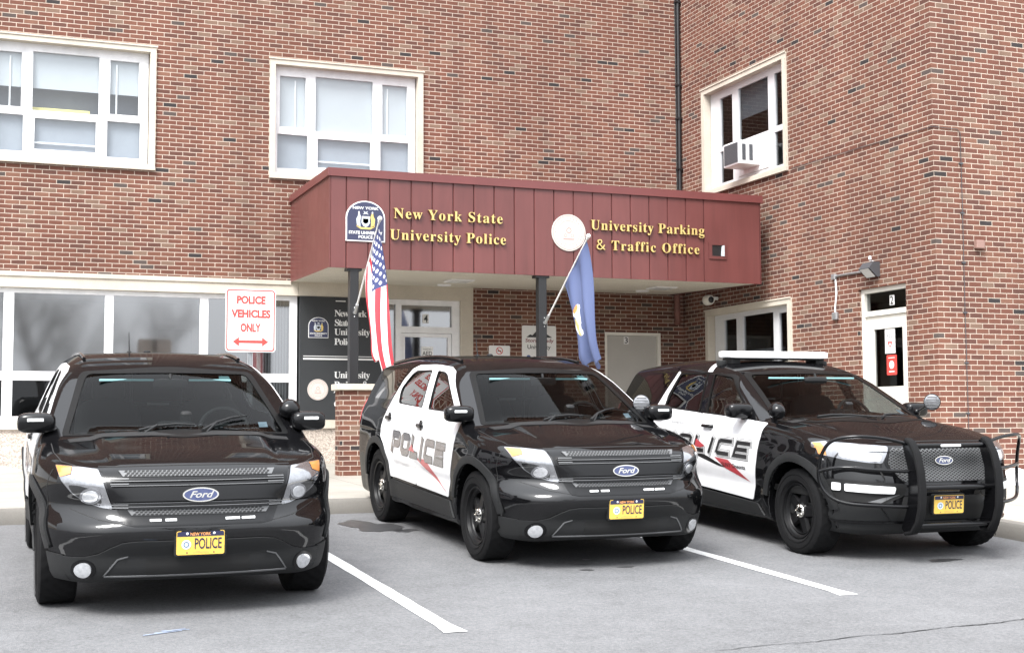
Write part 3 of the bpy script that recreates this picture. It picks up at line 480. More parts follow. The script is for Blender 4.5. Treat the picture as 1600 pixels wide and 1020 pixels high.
def FE(u, d, v): return (u, YE-d, v)
U1, U2 = (-.18, 2.352, 5.615, 7.525), (4.095, 6.623, 5.615, 7.525)
U3, L3, D2 = (17.585, 20.205, 5.60, 7.443), (17.563, 20.17, 1.75, 3.65), (14.834, 15.89, .9, 3.60)
U0 = (-4.46, -1.93, 5.615, 7.525); U4 = (8.2, 10.2, 9.3, 11.1)
mb = MB()
facade(mb, -22, XW, 4.01, TOP, [U0, U1, U2]+[(a, b, 9.2, 11.1) for a, b, _, _ in (U0, U1, U2)], FM)
facade(mb, 7.49, XW, .85, 4.01, [(9.882, 10.956, .85, 3.32)], FM)
bpart(mb, 'brick_wall', M['brick'])
mb = MB(); facade(mb, YE, W0, .6, TOP, [U3, L3, D2, (17.585, 20.205, 9.2, 11.1)], FW)
bpart(mb, 'brick_wall', M['brick'])
mb = MB(); facade(mb, XW, 26, 1.096, TOP, [], FE); mb.add([(26, YE, .5), (26, 34, .5), (26, 34, TOP), (26, YE, TOP)], [(0, 1, 2, 3)])
bpart(mb, 'brick_wall', M['brick'])
mb = MB(); mb.box(XW-.02, 26, YE-.022, YE+.3, .45, 1.096); bpart(mb, 'foundation', M['stone'])
mb = MB(); mb.box(-22, 26, W0+.2, 34, TOP-.3, TOP-.1); mb.box(XW+.2, 26, YE+.2, W0+.2, TOP-.3, TOP-.1); bpart(mb, 'roof', M['dark'])
mb = MB(); mb.box(-22.05, XW+.05, W0-.06, W0+.3, TOP, TOP+.14); mb.box(XW-.06, 26.05, YE-.06, YE+.3, TOP, TOP+.14); mb.box(XW-.06, XW+.3, YE+.3, W0-.06, TOP, TOP+.14); bpart(mb, 'coping', M['stone'])
# interiors behind the panes: rooms with floor, ceiling and back wall
M['room'] = pm('room_wall', (.10, .10, .10), .8, var=.1, scale=1)
mb = MB()
for (a, b, c, d, y0, y1) in ((-22, 7.3, .9, 3.95, W0+.3, W0+4), (-22, 11.0, 4.9, 8.3, W0+.3, W0+4)):
    mb.add([(a, y1, c), (b, y1, c), (b, y1, d), (a, y1, d)], [(0, 1, 2, 3)]); mb.add([(a, y0-.12, c), (b, y0-.12, c), (b, y1, c), (a, y1, c)], [(0, 1, 2, 3)]); mb.add([(a, y0-.12, d), (b, y0-.12, d), (b, y1, d), (a, y1, d)], [(0, 1, 2, 3)])
    for x in (a, b): mb.add([(x, y0, c), (x, y1, c), (x, y1, d), (x, y0, d)], [(0, 1, 2, 3)])
for (c, d) in ((.8, 3.95), (4.9, 8.3)):
    x0, x1, a, b = XW+.22, XW+4, YE+.3, W0-.1
    mb.add([(x1, a, c), (x1, b, c), (x1, b, d), (x1, a, d)], [(0, 1, 2, 3)]); mb.add([(x0, a, c), (x0, b, c), (x1, b, c), (x1, a, c)], [(0, 1, 2, 3)]); mb.add([(x0, a, d), (x0, b, d), (x1, b, d), (x1, a, d)], [(0, 1, 2, 3)])
    for y in (a, b): mb.add([(x0, y, c), (x1, y, c), (x1, y, d), (x0, y, d)], [(0, 1, 2, 3)])
bpart(mb, 'room', M['room'])

def bars(mb, T, rects, d0, d1, mi=0):
    for a, b, c, d in rects:
        p = [T(a, d0, c), T(b, d0, c), T(b, d0, d), T(a, d0, d), T(a, d1, c), T(b, d1, c), T(b, d1, d), T(a, d1, d)]
        mb.add(p, [(0, 1, 2, 3), (7, 6, 5, 4), (0, 4, 5, 1), (1, 5, 6, 2), (2, 6, 7, 3), (3, 7, 4, 0)], mi)
def grid_frame(mb, T, outer, panes, d0, d1, mi=0):
    """frame with real openings: everything in 'outer' that is not a pane"""
    us = sorted({outer[0], outer[1], *[p[0] for p in panes], *[p[1] for p in panes]}); vv = sorted({outer[2], outer[3], *[p[2] for p in panes], *[p[3] for p in panes]})
    def solid(i, j):
        if i < 0 or j < 0 or i >= len(us)-1 or j >= len(vv)-1: return False
        cu, cv = (us[i]+us[i+1])/2, (vv[j]+vv[j+1])/2
        return not any(p[0] < cu < p[1] and p[2] < cv < p[3] for p in panes)
    for i in range(len(us)-1):
        for j in range(len(vv)-1):
            if not solid(i, j): continue
            a, b, c, d = us[i], us[i+1], vv[j], vv[j+1]
            for e in (d1, d0): mb.add([T(a, e, c), T(b, e, c), T(b, e, d), T(a, e, d)], [(0, 1, 2, 3)], mi)
            for (ii, jj, p, q) in ((i-1, j, (a, c), (a, d)), (i+1, j, (b, c), (b, d)), (i, j-1, (a, c), (b, c)), (i, j+1, (a, d), (b, d))):
                if not solid(ii, jj): mb.add([T(p[0], d0, p[1]), T(q[0], d0, q[1]), T(q[0], d1, q[1]), T(p[0], d1, p[1])], [(0, 1, 2, 3)], mi)
def window(T, rect, panes, stone=True, frame_mat='white', d=-.10, pane_mats=None, name='window', surround=.09):
    a, b, c, e = rect
    mb = MB(); s = surround
    fr_in = (a+s+.012, b-s-.012, c+s+.02, e-s-.0)
    if not stone: fr_in = (a, b, c, e)
    mb2 = MB(); grid_frame(mb2, T, fr_in, panes, d-.05, d); o = bpart(mb2, name, M[frame_mat])
    if stone:
        grid_frame(mb, T, (a, b, c, e), [(a+s, b-s, c+s, e-s)], -.14, .035); bars(mb, T, [(a-.0, b+.0, c-.001, c+s*.7)], .036, .055); bars(mb, T, [(a-.02, b+.02, e-.012, e+.012)], .036, .05)
        sub = bpart(mb, 'stone_surround', M['stone'], o)
    for i, p in enumerate(panes):
        mb3 = MB(); q = d-.028; mb3.add([T(p[0]-.01, q, p[2]-.01), T(p[1]+.01, q, p[2]-.01), T(p[1]+.01, q, p[3]+.01), T(p[0]-.01, q, p[3]+.01)], [(0, 1, 2, 3)])
        bpart(mb3, 'pane', M[(pane_mats or {}).get(i, 'pane')], o)
    return o
def upper_panes(x): return [(x+.184, x+.60, 6.468, 7.287), (x+.758, x+1.706, 6.432, 7.32), (x+1.866, x+2.288, 6.46, 7.29), (x+.149, x+.635, 5.804, 6.352), (x+.796, x+1.672, 5.85, 6.32), (x+1.834, x+2.317, 5.80, 6.352)]
def quad(T, a, b, c, d, e, name, m, parent):
    mb = MB(); bars(mb, T, [(a, b, c, d)], e-.008, e); return bpart(mb, name, m, parent)
for k, U in enumerate((U0, U1, U2)):
    x = U[0]; o = window(FM, U, upper_panes(x))
    if k < 2:
        for p in upper_panes(x)[:3]: quad(FM, p[0]-.03, p[1]+.03, 6.78-(.03 if p is upper_panes(x)[2] else 0), p[3]+.05, -.17, 'blind', M['blind'], o)
        quad(FM, x+.1, x+2.42, 6.36, 7.3, -.42, 'curtain', M['blind_grey'], o)
    else:
        for p in upper_panes(x)[:3]: quad(FM, p[0]-.03, p[1]+.03, p[2]-.04, p[3]+.05, -.17, 'blind', M['blind'], o)
    for p in upper_panes(x)[3:]: quad(FM, p[0]-.03, p[1]+.03, p[2]-.03, p[3]+.03, -.19, 'blind', M['blind_low'], o)
    mb = MB(); bars(mb, FM, [(x+.43, x+.452, 6.47, 7.24), (x+1.955, x+1.977, 6.47, 7.24)], -.165, -.15); bars(mb, FM, [(x+.80, x+1.67, 5.945, 5.97)], -.165, -.15)
    bpart(mb, 'sash_bar', M['white'], o)
yb = MB(); yb.box(.50, 1.41, W0+.24, W0+.38, 6.425, 6.51, bev=.006); o = yb.build('paper_box', M['yellow']); tag(o, 'pale yellow box lying behind the upper left window on its inner ledge', 'box')
for U in [(a, b, 9.2, 11.1) for a, b, _, _ in (U0, U1, U2)]:
    o = window(FM, U, [(p[0], p[1], p[2]+3.585, p[3]+3.585) for p in upper_panes(U[0])])
    quad(FM, U[0]+.1, U[1]-.1, 9.3, 11.0, -.19, 'blind', M['blind'], o)
    o.name = 'window'
# wing windows
p3 = [(19.391, 19.785, 6.387, 7.22), (18.288, 19.194, 6.376, 7.25), (17.769, 18.096, 6.393, 7.235), (19.39, 19.80, 5.776, 6.315), (17.769, 18.113, 5.762, 6.303)]
o = window(FW, U3, p3, frame_mat='alu', pane_mats={i: 'pane_dark' for i in range(5)})
quad(FW, 18.25, 19.25, 6.75, 7.3, -.18, 'blind', M['blind_grey'], o)
mb = MB(); bars(mb, FW, [(18.29, 19.19, 5.79, 6.31)], -.10, -.085); bpart(mb, 'filler_panel', M['white'], o)
o = window(FW, (17.585, 20.205, 9.2, 11.1), [(a, b, c+3.585, d+3.585) for a, b, c, d in p3], frame_mat='alu')
p4 = [(19.367, 19.758, 1.95, 3.468), (18.249, 19.159, 1.95, 3.485), (17.76, 18.09, 1.95, 3.455)]
o = window(FW, L3, p4, frame_mat='alu', pane_mats={0: 'pane_dark', 1: 'pane_dark', 2: 'pane_dark'})
quad(FW, 18.25, 19.8, 1.95, 2.95, -.30, 'blind', M['blind_grey'], o)
mb = MB(); mb.tube([(XW+.22, 19.55, 3.40), (XW+.25, 19.37, 2.3)], .008); bpart(mb, 'blind_cord', M['white'], o)
# ground-floor band: stone lintel, window wall, pebble panels
mb = MB(); bars(mb, FM, [(-22, 4.57, 3.775, 4.008)], -.2, .02); bars(mb, FM, [(4.574, 7.49, 3.775, 4.008)], -.2, .015); bars(mb, FM, [(-22, 4.45, 3.94, 4.0)], .022, .04)
bpart(mb, 'stone_lintel', M['stone'])
mb = MB(); bars(mb, FM, [(-22, 5.95, 1.70, 1.832)], -.2, .03); bars(mb, FM, [(7.274, 7.488, .9, 3.773)], -.2, .012); bpart(mb, 'stone_sill', M['stone'])
mb = MB(); bars(mb, FM, [(-22, 5.95, .85, 1.698)], -.2, -.01); bpart(mb, 'pebble_panel', M['pebble'])
gp = []; x = 3.194
cols_ = [(3.194, 4.456), (1.791, 3.066), (.388, 1.665), (-1.03, .244), (-2.44, -1.16), (-3.84, -2.57), (-5.24, -3.97)]
for a, b in cols_: gp += [(a, b, 2.552, 3.70), (a, b, 1.893, 2.418)]
pmats = {i: ('pane_wavy' if i % 2 == 0 else 'pane_dark') for i in range(len(gp))}
lw = window(FM, (-22, 4.573, 1.834, 3.773), gp, stone=False, d=-.06, pane_mats=pmats)
mb = MB(); bars(mb, FM, [(2.47, 2.98, 2.56, 3.22)], -.28, -.26); bpart(mb, 'noticeboard', M['dark'], lw)
mb = MB()
for i in range(14): bars(mb, FM, [(3.85+i*.045, 3.875+i*.045, 1.9, 3.72)], -.34-(i % 2)*.05, -.30)
bpart(mb, 'curtain', M['curtain'], lw)
# entrance bay: sidelight, transom, door
bay = [(5.96, 6.18, 1.0, 3.69), (6.275, 7.14, 3.339, 3.687), (6.275, 7.14, .96, 3.235)]
mb = MB(); grid_frame(mb, FM, (5.93, 7.272, .93, 3.773), bay, -.16, -.04); dr = bpart(mb, 'entrance', M['white'])
mb = MB(); grid_frame(mb, FM, (6.28, 7.135, .965, 3.23), [(6.345, 7.075, 1.25, 3.17)], -.12, -.07); bpart(mb, 'door_leaf', M['white'], dr)
for p in (bay[0], bay[1], (6.345, 7.075, 1.25, 3.17)):
    mb = MB(); mb.add([FM(p[0]-.005, -.10, p[2]-.005), FM(p[1]+.005, -.10, p[2]-.005), FM(p[1]+.005, -.10, p[3]+.005), FM(p[0]-.005, -.10, p[3]+.005)], [(0, 1, 2, 3)]); bpart(mb, 'pane', M['pane_wavy'], dr)
mb = MB(); mb.tube([FM(7.10, -.03, 1.75), FM(7.10, .02, 1.78), FM(7.10, .02, 2.12), FM(7.10, -.03, 2.15)], .012); bpart(mb, 'door_handle', M['galv'], dr)
mb = MB(); bars(mb, FM, [(6.65, 6.755, 3.40, 3.55)], -.098, -.094); sans_text(mb, '4', 6.668, 6.74, 3.415, 3.535, FM, -.090, 1, .01); bpart(mb, 'door_number', [M['sign_white'], M['black']], dr)
# plain door 3
mb = MB(); grid_frame(mb, FM, (9.882, 10.956, .95, 3.32), [(9.93, 10.905, .94, 3.27)], -.14, -.01); d3 = bpart(mb, 'service_door', M['cream'])
mb = MB(); bars(mb, FM, [(9.935, 10.90, .97, 3.265)], -.12, -.07); bpart(mb, 'door_leaf', M['greydoor'], d3)
mb = MB(); bars(mb, FM, [(10.272, 10.362, 3.125, 3.25)], -.068, -.064); sans_text(mb, '3', 10.285, 10.349, 3.138, 3.237, FM, -.06, 1, .01); bpart(mb, 'door_number', [M['sign_white'], M['black']], d3)
mb = MB(); mb.lathe([(.028, 0), (.03, .02), (.012, .03), (.012, .05), (.03, .06), (.03, .085), (.0, .095)], FM(10.83, -.07, 1.9), 'y', 14); mb.v = [(a, 2*(W0+.07)-b, c) for a, b, c in mb.v]; bpart(mb, 'door_knob', M['galv'], d3)
# wing door 2
mb = MB(); grid_frame(mb, FW, (14.836, 15.888, .85, 3.598), [(14.90, 15.82, 3.285, 3.54), (14.90, 15.82, .86, 3.215)], -.15, -.05); d2 = bpart(mb, 'side_door', M['cream'])
mb = MB(); grid_frame(mb, FW, (14.905, 15.815, .87, 3.21), [(15.03, 15.66, 2.235, 3.03)], -.12, -.08); bpart(mb, 'door_leaf', M['cream'], d2)
for p in ((14.9, 15.82, 3.285, 3.54), (15.03, 15.66, 2.235, 3.03)):
    mb = MB(); mb.add([FW(p[0]-.005, -.10, p[2]-.005), FW(p[1]+.005, -.10, p[2]-.005), FW(p[1]+.005, -.10, p[3]+.005), FW(p[0]-.005, -.10, p[3]+.005)], [(0, 1, 2, 3)]); bpart(mb, 'pane', M['pane_dark'], d2)
FWr = lambda u, d, v: FW(-u, d, v)                                          # mirrored so that lettering reads from outside
mb = MB(); bars(mb, FW, [(15.21, 15.31, 3.34, 3.475)], -.098, -.094); sans_text(mb, '2', -15.295, -15.225, 3.352, 3.463, FWr, -.09, 1, .01); bpart(mb, 'door_number', [M['sign_white'], M['black']], d2)
mb = MB(); mb.box(XW+.03, XW+.08, 14.94, 14.97, 1.85, 1.88); mb.tube([(XW+.03, 14.955, 1.865), (XW+.0, 14.955, 1.865), (XW+.0, 15.08, 1.865)], .012); bpart(mb, 'door_handle', M['galv'], d2)

# ------------------------------------------------------------------ canopy
can = empty('entrance_canopy', (7.7, 18.1, 3.9)); tag(can, 'maroon metal entrance canopy carrying gold lettering, on black posts', 'canopy'); CO = Vector(can.location)
def cpart(mb, name, mats, parent=None, **k):
    mb.v = [(x-CO.x, y-CO.y, z-CO.z) for x, y, z in mb.v]; o = mb.build(name, mats, can, **k)
    if parent: o.parent = parent
    return o
CY, CX0, CX1, ZB, ZT = 17.97, 4.335, 11.115, 3.88, 5.135
FC = facing(CY); lift = lambda y: .034*(y-CY)
mb = MB(); sx = [CX0+.012]+[4.569+.3085*i for i in range(19)]+[CX1-.012]
for i in range(len(sx)-1):
    a, b = sx[i], sx[i+1]; g = .0035
    pl = [(a+g, 0), (a+g+.006, .012), (b-g-.006, .012), (b-g, 0)]
    for k in range(3):
        (u0, e0), (u1, e1) = pl[k], pl[k+1]; mb.add([FC(u0, e0, ZB), FC(u1, e1, ZB), FC(u1, e1, ZT+.01), FC(u0, e0, ZT+.01)], [(0, 1, 2, 3)])
mb.add([FC(CX0, -.006, ZB), FC(CX1, -.006, ZB), FC(CX1, -.006, ZT), FC(CX0, -.006, ZT)], [(0, 1, 2, 3)], 1)
def side(x, s):
    xb = x+(.115 if s > 0 else 0)
    mb.add([(x, CY-.012, ZB), (xb, W0-.002, ZB+lift(W0)), (xb, W0-.002, ZT+lift(W0)), (x, CY-.012, ZT)], [(0, 1, 2, 3)])
    mb.add([(x, CY-.012, ZB), (x+s*.013, CY-.012, ZB), (x+s*.013, CY-.012, ZT), (x, CY-.012, ZT)], [(0, 1, 2, 3)])
side(CX0, 1); side(CX1, -1)
M['groove'] = pm('fascia_groove', (.045, .014, .014), .6)
cpart(mb, 'fascia', [M['red'], M['groove']], fix=False)
mb = MB()
def capring(o_, z0, z1):
    p = [(CX0-o_+.115, W0-.002), (CX0-o_, CY-o_-.012), (CX1+o_, CY-o_-.012), (CX1+o_, W0-.002)]
    return [(x, y, z0+lift(y)) for x, y in p], [(x, y, z1+lift(y)) for x, y in p]
lo, hi = capring(.03, ZT, ZT+.112)
mb.add(lo+hi, [(0, 1, 5, 4), (1, 2, 6, 5), (2, 3, 7, 6)])
l2, h2 = capring(-.15, ZT, ZT+.118); mb.add(hi+h2, [(0, 1, 5, 4), (1, 2, 6, 5), (2, 3, 7, 6)]); l3, _ = capring(-.002, ZT, ZT); mb.add(lo+l3, [(0, 1, 5, 4), (1, 2, 6, 5), (2, 3, 7, 6)])
mb.add([(x, y, z-.06) for x, y, z in h2], [(0, 1, 2, 3)])
cpart(mb, 'cap_flashing', M['redcap'])
mb = MB(); nb = 24
for i in range(nb):
    y0 = CY+.01+(W0-CY-.02)*i/nb; y1 = CY+.01+(W0-CY-.02)*(i+1)/nb-.006; z = ZB+.012
    mb.add([(CX0+.02+.038*(y0-CY), y0, z+lift(y0)), (CX1-.02, y0, z+lift(y0)), (CX1-.02, y1, z+lift(y1)), (CX0+.02+.038*(y1-CY), y1, z+lift(y1))], [(0, 1, 2, 3)])
mb.add([(CX0+.02, CY, ZB+.03), (CX1-.02, CY, ZB+.03), (CX1-.02, W0, ZB+.03+lift(W0)), (CX0+.14, W0, ZB+.03+lift(W0))], [(0, 1, 2, 3)], 1)
sf = cpart(mb, 'soffit', [M['soffit'], M['dark']], fix=False)
for (x, y, rnd) in ((6.73, 19.49, 0), (6.81, 20.45, 1), (10.15, 19.41, 0), (10.22, 20.23, 1)):
    mb = MB(); z = ZB+lift(y)
    if rnd: mb.lathe([(.0, -.012), (.10, -.012), (.115, 0), (.115, .012)], (x, y, z), 'z', 24)
    else: mb.box(x-.19, x+.19, y-.19, y+.19, z-.012, z+.012, bev=.004); mb.box(x-.16, x+.16, y-.16, y+.16, z-.016, z-.010, 1)
    cpart(mb, 'ceiling_light', [M['white'], M['lens']], sf)
for x0, zb in ((4.635, 2.30), (7.425, 1.0)):
    mb = MB(); mb.box(x0, x0+.124, 17.99, 18.115, zb, ZB+.02, bev=.006); mb.box(x0-.04, x0+.164, 17.985, 18.155, ZB-.03, ZB+.012); mb.box(x0-.04, x0+.164, 17.95, 18.155, zb, zb+.015)
    cpart(mb, 'post', M['black'])
for txt, a, b, base in (('New York State', 5.229, 6.885, 4.594), ('University Police', 5.174, 6.935, 4.296), ('University Parking', 8.222, 10.149, 4.583), ('& Traffic Office', 8.306, 10.061, 4.292)):
    mb = MB(); serif_text(mb, txt, a, b, base, .140, FC, .022, .052, 0, 1, space=300); cpart(mb, 'lettering', [M['gold'], M['goldside']], fix=False)
mb = MB(); crest_shapes(mb, 4.56, 5.113, 4.25, 4.812, FC, .03); cpart(mb, 'crest_plate', [M['sign_white'], M['navy'], M['crestgold'], M['crestgrey']], fix=False)
mb = MB(); seal_shapes(mb, 7.88, 4.519, .268, FC, .03); cpart(mb, 'seal_plate', [M['sealwhite'], M['sealpink']], fix=False)
mb = MB(); grid_frame(mb, FC, (10.20, 10.50, 4.235, 4.49), [(10.252, 10.455, 4.279, 4.447)], .012, .03); T_ = FC
mb.add([T_(10.252, .014, 4.279), T_(10.455, .014, 4.279), T_(10.455, .014, 4.447), T_(10.252, .014, 4.447)], [(0, 1, 2, 3)], 1)
mb.add([T_(10.41, .016, 4.285), T_(10.455, .05, 4.279), T_(10.455, .05, 4.447), T_(10.425, .016, 4.44)], [(0, 1, 2, 3)], 2)
cpart(mb, 'vent', [M['red'], M['black'], M['galv']], fix=False)
# brick pillar under the left post
pil = empty('brick_pillar', (4.68, 18.15, 1.0)); tag(pil, 'square brick pillar with a cream stone cap under the left black post', 'pillar'); PO = Vector(pil.location)
def loc(mb, o): mb.v = [(x-o.x, y-o.y, z-o.z) for x, y, z in mb.v]; return mb
mb = MB(); mb.box(4.490, 4.916, 17.92, 18.20, .95, 2.215); loc(mb, PO).build('shaft', M['brick'], pil)
mb = MB(); mb.box(4.440, 4.960, 17.87, 18.25, 2.215, 2.298, bev=.008); loc(mb, PO).build('cap', M['stone'], pil)

# ------------------------------------------------------------------ things on the walls
def wthing(name, label, cat, o_): e = empty(name, o_); tag(e, label, cat); return e
# dark office sign
sg = wthing('office_sign', 'tall charcoal wall panel with white office names, crest and seal beside the entrance', 'sign', FM(5.25, 0, 1.82)); SO = Vector(sg.location)
mb = MB(); bars(mb, FM, [(4.60, 5.925, 1.835, 3.77)], -.16, .03); loc(mb, SO).build('panel', M['sign_dark'], sg)
mb = MB(); bars(mb, FM, [(4.655, 5.90, 2.775, 2.80), (4.655, 5.90, 2.825, 2.835), (5.17, 5.33, 3.70, 3.715)], .0305, .034)
loc(mb, SO).build('divider', M['sign_white'], sg)
for txt, x1, base in (('New York', 5.70, 3.465), ('State', 5.44, 3.315), ('University', 5.76, 3.17), ('Police', 5.50, 3.015), ('University', 5.76, 2.49), ('Parking &', 5.74, 2.335), ('Traffic', 5.56, 2.18), ('Office', 5.50, 2.03)):
    mb = MB(); serif_text(mb, txt, 5.148, x1, base, .10, FM, .031, .036, space=430); loc(mb, SO).build('lettering', M['sign_white'], sg, fix=False)
mb = MB(); crest_shapes(mb, 4.733, 5.053, 3.117, 3.443, lambda u, d, v: FM(u, d+.03, v), .01); loc(mb, SO).build('crest_plate', [M['sign_white'], M['navy'], M['crestgold'], M['crestgrey']], sg, fix=False)
mb = MB(); seal_shapes(mb, 4.89, 2.305, .165, lambda u, d, v: FM(u, d+.03, v), .01); loc(mb, SO).build('seal_plate', [M['sealwhite'], M['sealpink']], sg, fix=False)
# parking sign on its post
ps = wthing('parking_sign', 'white sign with red lettering and double arrow on a steel post behind the leftmost car', 'sign', (2.957, 16.2, side_z(2.957, 16.2))); SO = Vector(ps.location)
FS = facing(16.2); mb = MB(); mb.prism(rrect(2.657, 3.257, 2.612, 3.369, .04), 0, .004, FS); loc(mb, SO).build('plate', M['sign_white'], ps)
mb = MB(); shapes_to_mesh(mb, [[rrect(2.669, 3.245, 2.624, 3.357, .034), rrect(2.683, 3.231, 2.638, 3.343, .026)]], FS, .0055, .0055)
for txt, a, b, z0, z1 in (('POLICE', 2.79, 3.135, 3.185, 3.285), ('VEHICLES', 2.725, 3.195, 3.02, 3.12), ('ONLY', 2.835, 3.08, 2.85, 2.955)): sans_text(mb, txt, a, b, z0, z1, FS, .0055, 0, .05)
shapes_to_mesh(mb, [[[(2.745, 2.735), (2.82, 2.79), (2.82, 2.752), (3.095, 2.752), (3.095, 2.79), (3.17, 2.735), (3.095, 2.68), (3.095, 2.718), (2.82, 2.718), (2.82, 2.68)]]], FS, .0055, .0055)
loc(mb, SO).build('lettering', M['sign_red'], ps, fix=False)
mb = MB()
for x0, x1, y0, y1 in ((2.925, 2.932, 16.206, 16.24), (2.982, 2.989, 16.206, 16.24), (2.925, 2.989, 16.235, 16.242)): mb.box(x0, x1, y0, y1, SO.z-.1, 3.36)
loc(mb, SO).build('post', M['galv'], ps)
# university sign, no-smoking sign
us = wthing('university_sign', 'white wall sign with a black mountain emblem, half behind the right black post', 'sign', FM(8.66, 0, 2.7)); SO = Vector(us.location)
mb = MB(); mb.prism(rrect(8.355, 8.972, 2.62, 3.398, .03), 0, .01, FM); loc(mb, SO).build('plate', M['sign_white'], us)
mb = MB(); shapes_to_mesh(mb, [[[(8.43, 3.20), (8.50, 3.25), (8.54, 3.235), (8.62, 3.315), (8.68, 3.27), (8.74, 3.29), (8.84, 3.235), (8.90, 3.20)]]], FM, .012, .012, 1)
sans_text(mb, 'StormReady', 8.41, 8.92, 3.10, 3.18, FM, .012, 0, .02, .12); sans_text(mb, 'University', 8.45, 8.87, 2.985, 3.075, FM, .012, 1, .015)
sans_text(mb, 'Be Prepared', 8.56, 8.86, 2.845, 2.885, FM, .012, 1, .01); shapes_to_mesh(mb, [[circ(8.47, 2.862, .042, 20)]], FM, .012, .012, 2)
M['sign_blue'] = pm('sign_blue', (.05, .10, .26), .5); M['sign_wine'] = pm('sign_wine', (.22, .05, .07), .5)
loc(mb, SO).build('lettering', [M['sign_wine'], M['black'], M['sign_blue']], us, fix=False)
ns = wthing('no_smoking_sign', 'small white no-smoking sign on the brick between the entrance and the university sign', 'sign', FM(7.95, 0, 2.8)); SO = Vector(ns.location)
mb = MB(); mb.prism(rrect(7.766, 8.138, 2.58, 3.052, .02), 0, .008, FM); loc(mb, SO).build('plate', M['sign_white'], ns)
mb = MB(); shapes_to_mesh(mb, [[circ(7.95, 2.965, .062, 28), circ(7.95, 2.965, .050, 28)]], FM, .010, .010); shapes_to_mesh(mb, [[[(7.905, 2.997), (7.915, 3.007), (7.995, 2.933), (7.985, 2.923)]]], FM, .010, .010)
shapes_to_mesh(mb, [[[(7.915, 2.955), (7.98, 2.955), (7.98, 2.968), (7.915, 2.968)]]], FM, .0095, .0095, 1); sans_text(mb, 'NO SMOKING', 7.80, 8.10, 2.80, 2.85, FM, .01, 1)
loc(mb, SO).build('lettering', [M['sign_red'], M['black']], ns, fix=False)
ae = wthing('defibrillator_sign', 'small white AED sign on the glass of the main entrance door', 'sign', FM(6.74, -.09, 2.5)); SO = Vector(ae.location)
FA = lambda u, d, v: FM(u, d-.095, v)
mb = MB(); bars(mb, FA, [(6.63, 6.83, 2.64, 3.02)], 0, .004); loc(mb, SO).build('plate', M['sign_white'], ae)
mb = MB(); sans_text(mb, 'AED', 6.645, 6.815, 2.875, 2.945, FA, .0055, 0, .01); shapes_to_mesh(mb, [[[(6.73, 2.70), (6.78, 2.76), (6.785, 2.80), (6.76, 2.82), (6.73, 2.80), (6.70, 2.82), (6.675, 2.80), (6.68, 2.76)]]], FA, .0055, .0055, 1); sans_text(mb, 'located here', 6.66, 6.80, 2.965, 2.995, FA, .0055, 0)
loc(mb, SO).build('lettering', [M['black'], M['sign_red']], ae, fix=False)
FN = lambda u, d, v: FW(-u, d-.098, v)
n1 = wthing('notice', 'white notice with a small red heart on the glass of the wing door', 'notice', FW(15.3, -.09, 2.68)); SO = Vector(n1.location)
mb = MB(); bars(mb, FN, [(-15.435, -15.215, 2.685, 3.025)], 0, .003); loc(mb, SO).build('sheet', M['sign_white'], n1)
mb = MB(); sans_text(mb, 'AED', -15.40, -15.25, 2.90, 2.96, FN, .0045, 1, .005); shapes_to_mesh(mb, [[[(-15.325, 2.76), (-15.285, 2.81), (-15.28, 2.84), (-15.30, 2.855), (-15.325, 2.84), (-15.35, 2.855), (-15.37, 2.84), (-15.365, 2.81)], [(-15.325, 2.78), (-15.35, 2.815), (-15.325, 2.83), (-15.30, 2.815)]]], FN, .0045, .0045)
loc(mb, SO).build('lettering', [M['sign_red'], M['blind_grey']], n1, fix=False)
n2 = wthing('notice', 'dark red notice with a white round mark on the glass of the wing door', 'notice', FW(15.28, -.09, 2.38)); SO = Vector(n2.location)
mb = MB(); mb.prism(rrect(-15.41, -15.19, 2.39, 2.665, .02), 0, .003, FN); loc(mb, SO).build('sheet', M['sign_red'], n2)
mb = MB(); shapes_to_mesh(mb, [[circ(-15.30, 2.53, .055, 20)]], FN, .0045, .0045); shapes_to_mesh(mb, [[[(-15.36, 2.43), (-15.24, 2.43), (-15.24, 2.445), (-15.36, 2.445)]]], FN, .0045, .0045); shapes_to_mesh(mb, [[[(-15.37, 2.62), (-15.23, 2.62), (-15.23, 2.63), (-15.37, 2.63)]]], FN, .0045, .0045)
loc(mb, SO).build('lettering', M['sign_white'], n2, fix=False)
# air conditioner
ac = wthing('air_conditioner', 'white window air conditioner sticking out of the upper wing window', 'air conditioner', (XW, 18.76, 5.87)); SO = Vector(ac.location)
mb = MB(); mb.box(11.10, XW+.12, 18.53, 19.02, 5.865, 6.245, bev=.012); loc(mb, SO).build('case', M['white'], ac)
mb = MB()
for i in range(13): mb.box(11.088, 11.10, 18.57, 18.98, 5.90+i*.0245, 5.913+i*.0245)
mb.box(11.094, 11.099, 18.565, 18.985, 5.895, 6.215); loc(mb, SO).build('grille', M['ac_dark'], ac)
for x0 in (11.155, 11.285):
    mb = MB(); mb.box(x0, x0+.065, 18.527, 18.531, 5.925, 6.185)
    for i in range(12): mb.box(x0, x0+.065, 18.52, 18.527, 5.93+i*.022, 5.938+i*.022)
    loc(mb, SO).build('side_louvre', M['ac_dark'], ac)
